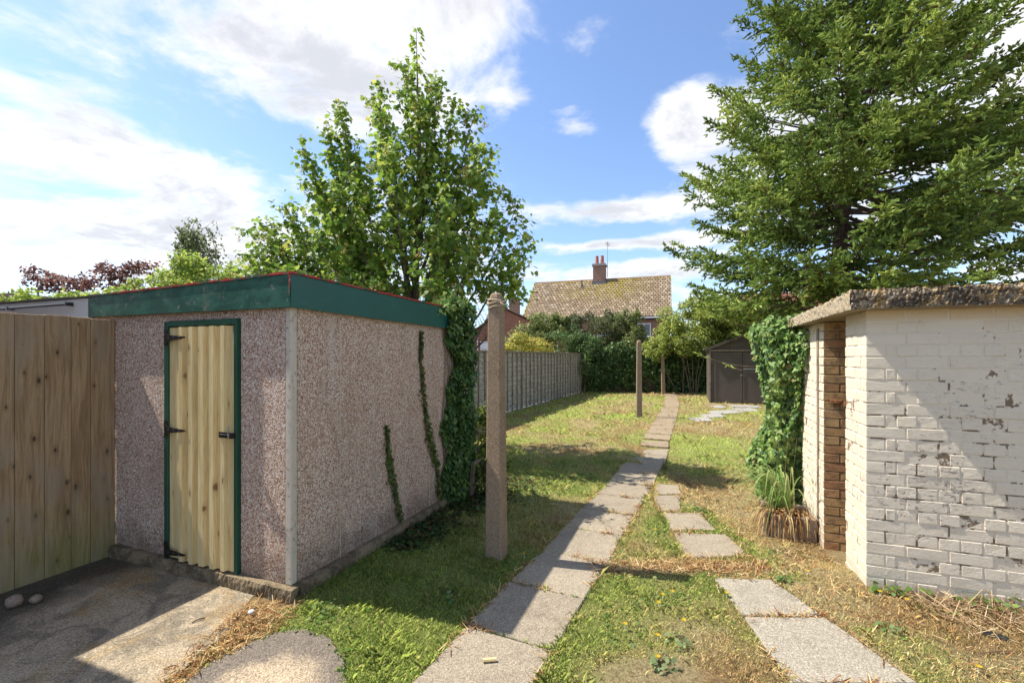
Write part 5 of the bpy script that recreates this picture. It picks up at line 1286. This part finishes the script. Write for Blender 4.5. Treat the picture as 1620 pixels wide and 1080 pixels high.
def house2():
    # orange brick gable at left; gable end faces the camera
    e = empty('gable_house', (-3.6, 36, 0), R(-4), label='orange brick gable end with two chimneys behind the nearest concrete post', cat='house')
    Wd = 7.8
    b = MB(); b.prism([(0, -.1), (Wd, -.1), (Wd, 3.2), (Wd*.40, 5.35), (0, 3.2)], 0, 9, axis='y'); b.obj('wall', 'orange_brick', e)
    ax, az = Wd*.40, 5.45
    for sx, ex in ((1, Wd+.3), (-1, -.3)):
        ez = 3.12
        b = MB(); V = [(ax, -.15, az), (ex, -.15, ez), (ex, 9.2, ez), (ax, 9.2, az)]; V2 = [(x_, y_, z_+.10) for x_, y_, z_ in V]
        b.add(V+V2, [(0, 1, 2, 3), (4, 5, 6, 7), (0, 1, 5, 4), (1, 2, 6, 5), (2, 3, 7, 6), (3, 0, 4, 7)]); b.obj('roof', 'slab_dirty', e)
    b = MB(); b.tube([(.9, -.06, 3.6), (.9, -.06, 0)], .05, 6); b.obj('downpipe', 'white_paint', e)
    for cxx, cy, hz, ww in ((3.15, 3.0, 6.55, .9), (5.3, 6.0, 6.2, .75)):
        ch = ob('chimney', None, e); b = MB(); b.box(cxx, cxx+ww, cy, cy+.7, 4.0, hz); b.box(cxx-.06, cxx+ww+.06, cy-.06, cy+.76, hz, hz+.12); b.obj('stack', 'house_brick', ch)
        b = MB(); b.tube([(cxx+ww*.35, cy+.35, hz+.12), (cxx+ww*.35, cy+.35, hz+.75)], [.14, .11], 10); b.obj('chimney_pot', 'pot_clay', ch)
    b = MB(); b.tube([(4.35, 3.2, 6.0), (4.35, 3.2, 8.5)], .02, 5); b.tube([(4.1, 3.2, 8.3), (5.2, 3.2, 8.35)], .014, 4); b.obj('aerial', 'aerial_metal', e)
    b = MB(); b.tube([(6.2, 5.2, 5.2), (6.2, 5.2, 7.6)], .02, 5); b.tube([(5.9, 5.2, 7.4), (6.7, 5.2, 7.45)], .014, 4); b.obj('aerial', 'aerial_metal', e)
    b = MB(); b.box(1.1, 1.7, -.06, -.002, 2.2, 2.9); b.obj('window', 'white_paint', e)
    b = MB(); b.prism([(-.9, -.1), (0, -.1), (0, 3.0), (-.9, 2.5)], .5, 4, axis='y'); b.obj('lean_to', 'lead', e)
house2()
def house3():
    e = empty('red_tiled_house', (15.2, 28.5, 0), R(-12), label='red tiled house roof glimpsed between the spruce branches', cat='house')
    b = MB(); b.box(.1, 11.9, .2, 7.8, -.1, 3.5); b.obj('wall', 'house_brick', e)
    b = MB(); b.add([(0, 0, 3.4), (12, 0, 3.4), (12, 4, 6.1), (0, 4, 6.1), (0, 8, 3.4), (12, 8, 3.4)], [(0, 1, 2, 3), (3, 2, 5, 4), (0, 3, 4), (1, 5, 2)]); b.obj('roof', 'felt', e)
    tile_roof(e, 0, 12, 3.45, 6.15, 4, -.05, 17, 44, [(.30, .13, .09), (.34, .16, .11), (.25, .11, .08)], moss=False)
    ch = ob('chimney', None, e); b = MB(); b.box(4.4, 5.4, 3.6, 4.4, 5.5, 7.5); b.obj('stack', 'house_brick', ch); b = MB(); b.tube([(4.9, 4, 7.5), (4.9, 4, 8.1)], [.16, .13], 10); b.obj('chimney_pot', 'pot_clay', ch)
    for x0 in (1.5, 6.5):
        b = MB(); b.box(x0, x0+1.6, .14, .198, 1.2, 2.5); b.obj('window', 'white_paint', e)
house3()
e = empty('far_left_house', (-27.5, 24, 0), 0, label='low brown roofed house at the far left edge beyond the hedge', cat='house')
b = MB(); b.box(0, 1.6, 0, 6, -.1, 4.6); b.obj('wall', 'house_brick', e); b = MB(); b.box(-.3, 1.9, -.3, 6.3, 4.6, 5.0); b.obj('roof', 'slab_dirty', e)

# ================================================================ planter and its plant
pz = -.16
plt_ = empty('stone_planter', w3(OH, -.46, 1.24, pz), RZ, label='low stone block planter against the white brick wall by the doorway', cat='planter')
for i, (x0, x1, y0, y1, h) in enumerate(((0, .035, 0, .5, .25), (.038, .22, 0, .08, .235), (.223, .44, 0, .08, .23), (.038, .44, .42, .5, .22))):
    b = MB(); b.box(x0, x1, y0, y1, -.05, h, ch=.008, jit=.004); b.obj('block', 'stone_block', plt_)
b = MB(); b.box(.038, .44, .082, .418, -.05, .20); b.obj('earth', 'soil', plt_)
sp_ = empty('strap_leaf_plant', w3(OH, -.28, 1.44, pz+.2), 0, label='clump of long green strap leaves over dead brown ones in the planter', cat='plant')
def strap(p0, az, L, H, w, name, mat, col, droop):
    b = MB(); V = []; k = 9; sx, sy = -math.sin(az)*w, math.cos(az)*w; 
    for i in range(k+1):
        t = i/k; r = L*t; z = H*(1-(1-t/.55)**2) if t < .55 else H-droop*((t-.55)/.45)**1.7
        q = (p0[0]+math.cos(az)*r, p0[1]+math.sin(az)*r, p0[2]+z); s = (1-t**2.2)*.95+.05
        V += [(q[0]-sx*s, q[1]-sy*s, q[2]), (q[0], q[1], q[2]-w*.5*s), (q[0]+sx*s, q[1]+sy*s, q[2])]
    F = [(i*3+j, i*3+j+1, i*3+j+4, i*3+j+3) for i in range(k) for j in (0, 1)]
    b.add(V, F, tint=col); return b.obj(name, mat, sp_, tint=True)
for i in range(90):
    az = random.uniform(0, 6.28)
    if math.cos(az-RZ) > .3: az += math.pi*.8
    L = random.uniform(.22, .62); H = random.uniform(.18, .46); g = random.uniform(.8, 1.25)
    strap((random.uniform(-.09, .09), random.uniform(-.09, .09), 0), az, L, H, random.uniform(.006, .010), 'leaf', 'leaf', (.22*g, .36*g, .09*g) if random.random() < .75 else (.44, .48, .18), random.uniform(.10, .38))
for i in range(170):
    az = R(-21.2)+R(random.uniform(150, 305)); L = random.uniform(.20, .34); g = random.uniform(.6, 1.2)
    strap((random.uniform(-.14, .18), random.uniform(-.14, .08), -.01), az, L, random.uniform(.05, .10), random.uniform(.004, .008), 'dead_leaf', 'litter', random.choice([(.42*g, .24*g, .10*g), (.55*g, .40*g, .20*g), (.28*g, .13*g, .05*g)]), random.uniform(.20, .34))
b = MB()
for i in range(3): a = i*1.9; b.tube([(-.05+i*.07, 0, 0), (-.06+i*.08, .02*math.cos(a), .4), (-.02+i*.09, .02, .78)], [.004, .003, .002], 4)
b.obj('flower_stalk', 'twig', sp_)
b = MB(); b.box(-.16, .16, -.11, .11, -.03, .16, ch=.03, jit=.012); b.obj('white_block', 'white_rubble', loc=(3.22, 5.55, float(gz(3.22, 5.55))), rot=(0, 0, RZ), label='chipped white concrete block half hidden behind the strap leaf plant', cat='concrete block')

# ================================================================ small things on the ground
def weed(x, y, r, n_, lf, label, cols, cat='weed', name='weed', up=.25, group=None):
    k = n_; a = RNG.uniform(0, 6.28, k); rr = r*np.sqrt(RNG.random(k)); P = np.stack([np.cos(a)*rr, np.sin(a)*rr, RNG.uniform(.01, up*r+.03, k)], 1)
    M = basis(np.stack([np.cos(a)*.5+RNG.normal(0, .3, k), np.sin(a)*.5+RNG.normal(0, .3, k), np.ones(k)], 1), RNG.uniform(0, 6.28, k))
    V, F, T = scatter(LEAF6*np.array([1.4, 1, 1]), P, M, RNG.uniform(.6, 1.2, k)*lf, jitter_col(cols, k)); 
    e_ = empty(name, (x, y, float(gz(x, y))), 0, label=label, cat=cat, group=group); ob('foliage', mesh_np('foliage', V, F, 'leaf', T), e_)
    b = MB()
    for i in range(min(n_, 10)): b.tube([(0, 0, 0), tuple(P[i])], .0015, 3)
    b.obj('stem', 'twig', e_)
LG = [(.17, .30, .05), (.25, .38, .08), (.12, .22, .04)]
for i, (px_, lb) in enumerate(((.06, 'small pale green seedling at the foot of the white brick corner'), (.17, 'tiny three leaved weed second from the corner along the brick wall'), (.31, 'bright green seedling third from the corner along the brick wall'), (.50, 'pale creeping weed in the middle of the brick wall foot'), (.62, 'low green weed near the right end of the brick wall foot'), (.76, 'last green weed along the wall foot at the frame edge'))):
    X, Y = loc2w(OH, px_-.02, -.05-.02*(i % 2)); weed(X, Y, .035+.02*(i % 3), 9+3*(i % 3), .045, lb, LG, group='weeds along the brick wall foot', name='seedling_weed', up=.9)
for x, y, r, lb in ((2.30, 4.02, .13, 'broad leaved green weed in front of the stone planter'), (1.98, 3.35, .07, 'small weed beside the edge of the lichened slab'), (2.02, 4.9, .07, 'bright green weed in the dry grass right of the branch path'), (-.90, 3.9, .14, 'dark green weed clump in the shade by the shed plinth'), (-.42, 3.1, .10, 'light green weed in the shaded lawn left of the path'), (-1.22, 2.92, .12, 'leafy dandelion clump at the corner of the shed plinth'), (.95, 2.62, .10, 'silvery green weed rosette in the front lawn strip'), (.80, 2.42, .09, 'grey green rosette beside the bare soil patch'), (2.28, 2.72, .10, 'green rosette right of the nearest path slab')):
    weed(x, y, r*.8, 30, .032, lb, [(.12, .24, .05), (.18, .30, .07), (.22, .30, .12)] if 'silver' not in lb and 'grey' not in lb else [(.24, .32, .14), (.30, .38, .17)], group='weeds in the lawn', name='broadleaf_weed', up=.35)
# dandelion flowers
df = [(1.10, 3.12, 'yellow dandelion flower, largest of those in the front lawn strip'), (1.02, 3.08, 'yellow dandelion flower just left of the largest one'), (.96, 2.98, 'orange yellow dandelion flower in the centre of the front strip'), (1.46, 3.10, 'yellow dandelion flower on the edge of the lichened slab'), (1.05, 2.78, 'yellow dandelion flower low in the front strip'), (.68, 2.74, 'yellow dandelion flower at the left of the front strip'), (.84, 2.63, 'orange dandelion flower above the bare soil patch'), (.78, 2.44, 'yellow dandelion flower at the edge of the bare soil'), (2.62, 3.02, 'bright yellow dandelion flower below the brick wall'), (2.52, 3.12, 'pale yellow dandelion flower close to the white corner'), (2.22, 3.42, 'small yellow flower in dry grass left of the white corner'), (1.34, 4.25, 'yellow flower in the grass triangle between the two paths'), (-.55, 4.55, 'lone yellow dandelion flower in the shaded lawn by the shed'), (.1, 3.72, 'yellow flower in shaded grass right of the nearest post'), (2.85, 2.45, 'yellow dandelion flower at the bottom right of the frame'), (2.42, 2.36, 'yellow dandelion flower near the black scrap')]
fm = None
for x, y, lb in df:
    e_ = empty('dandelion', (x, y, float(gz(x, y))), random.uniform(0, 6), label=lb, cat='flower', group='dandelion flowers in the grass')
    if fm is None:
        b = MB(); V = [(0, 0, .045)]; k = 14
        for i in range(k): t = 6.283*i/k; r = .017 if i % 2 else .012; V.append((r*math.cos(t), r*math.sin(t), .050+(.004 if i % 2 else 0)))
        b.add(V, [(0, 1+i, 1+(i+1) % k) for i in range(k)], tint=(.75, .50, .03)); fm = b.mesh('flower_head', 'leaf', tint=True)
        b = MB(); b.tube([(0, 0, 0), (.003, 0, .045)], .0015, 4); sm = b.mesh('stem', 'grass_blade', tint=True)
    ob('flower_head', fm, e_); ob('stem', sm, e_)
tw = [(-1.95, 2.83, .07, .9, 'short dark twig on the sunlit patio'), (-1.80, 2.40, .06, .5, 'small twig near the bottom of the sunlit patio'), (.30, 2.62, .0, 0, None), (1.47, 3.42, .05, .4, 'dark twig at the top corner of the lichened slab'), (2.75, 2.40, .20, .6, 'forked dry twig at the bottom right of the frame'), (2.68, 2.52, .22, .1, 'long dry twig beside the black scrap')]
for x, y, L, a, lb in tw:
    if not lb: continue
    b = MB(); b.tube([(-L/2, 0, .018), (0, .004, .022), (L/2, 0, .018)], .004, 5)
    if L > .15: b.tube([(0, .003, .022), (L*.3, L*.25, .035)], .003, 4)
    b.obj('twig', 'twig', loc=(x, y, 0), rot=(0, 0, a), label=lb, cat='twig', group='fallen twigs')
b = MB(); b.tube([(-.035, 0, .03), (.035, .002, .03)], .010, 8); b.obj('stick', 'door_timber', loc=(-.12, 2.44, 0), rot=(0, 0, .1), label='pale broken stick on the left edge of the nearest path slab', cat='stick')
b = MB(); b.prism([(-.06, -.02), (.05, -.035), (.07, .0), (.02, .03), (-.05, .02)], .012, .022); b.obj('plastic_scrap', 'black_plastic', loc=(2.84, 2.68, 0), rot=(.15, .1, -.4), label='scrap of black plastic on the soil under the brick wall', cat='plastic scrap')
for x, y, s, lb in ((-1.66, 2.90, .022, 'round pale grey pebble beside the shed plinth corner'), (-3.27, 2.99, .05, 'reddish rubble lump at the foot of the board fence, left edge'), (-3.18, 3.04, .035, 'smaller rubble lump under the board fence')):
    b = MB(); V = []; 
    for i in range(5):
        for k in range(8): a = k*math.pi/4; ph = (i+.5)/5*math.pi; r = s*(1+random.uniform(-.15, .15)); V.append((r*math.sin(ph)*math.cos(a), r*math.sin(ph)*math.sin(a), s*.8*(1-math.cos(ph))))
    F = [(i*8+k, i*8+(k+1) % 8, (i+1)*8+(k+1) % 8, (i+1)*8+k) for i in range(4) for k in range(8)]+[tuple(range(8)), tuple(32+k for k in range(8))]
    b.add(V, F); b.obj('stone', 'white_rubble' if s < .03 else 'stone_block', loc=(x, y, .01), smooth=True, label=lb, cat='stone')
# dry sticks and straw under the brick wall
k = 900; X = RNG.uniform(.25, 1.2, k); Y = -.06-np.abs(RNG.normal(0, .16, k)); P = loc_pts(OH, X, Y, RNG.uniform(.01, .045, k))
M = basis(np.stack([RNG.normal(0, .3, k), RNG.normal(0, .3, k), np.ones(k)], 1), RNG.uniform(0, 6.28, k))
T_ = np.array([(-.014, 0, 0), (.014, 0, 0), (.010, 1, .10), (-.010, 1, .10)])
V, F, C = scatter(T_, P, M, RNG.uniform(.06, .20, k), jitter_col([(.45, .32, .18), (.32, .20, .11), (.55, .42, .26), (.18, .11, .06)], k))
ob('dry_stalks', mesh_np('dry_stalks', V, F, 'litter', C), kind='stuff', label='matted dry stalks on the soil below the brick wall', cat='litter')
print('objects', len(bpy.data.objects), 'polys', sum(len(o.data.polygons) for o in bpy.data.objects if o.type == 'MESH'))
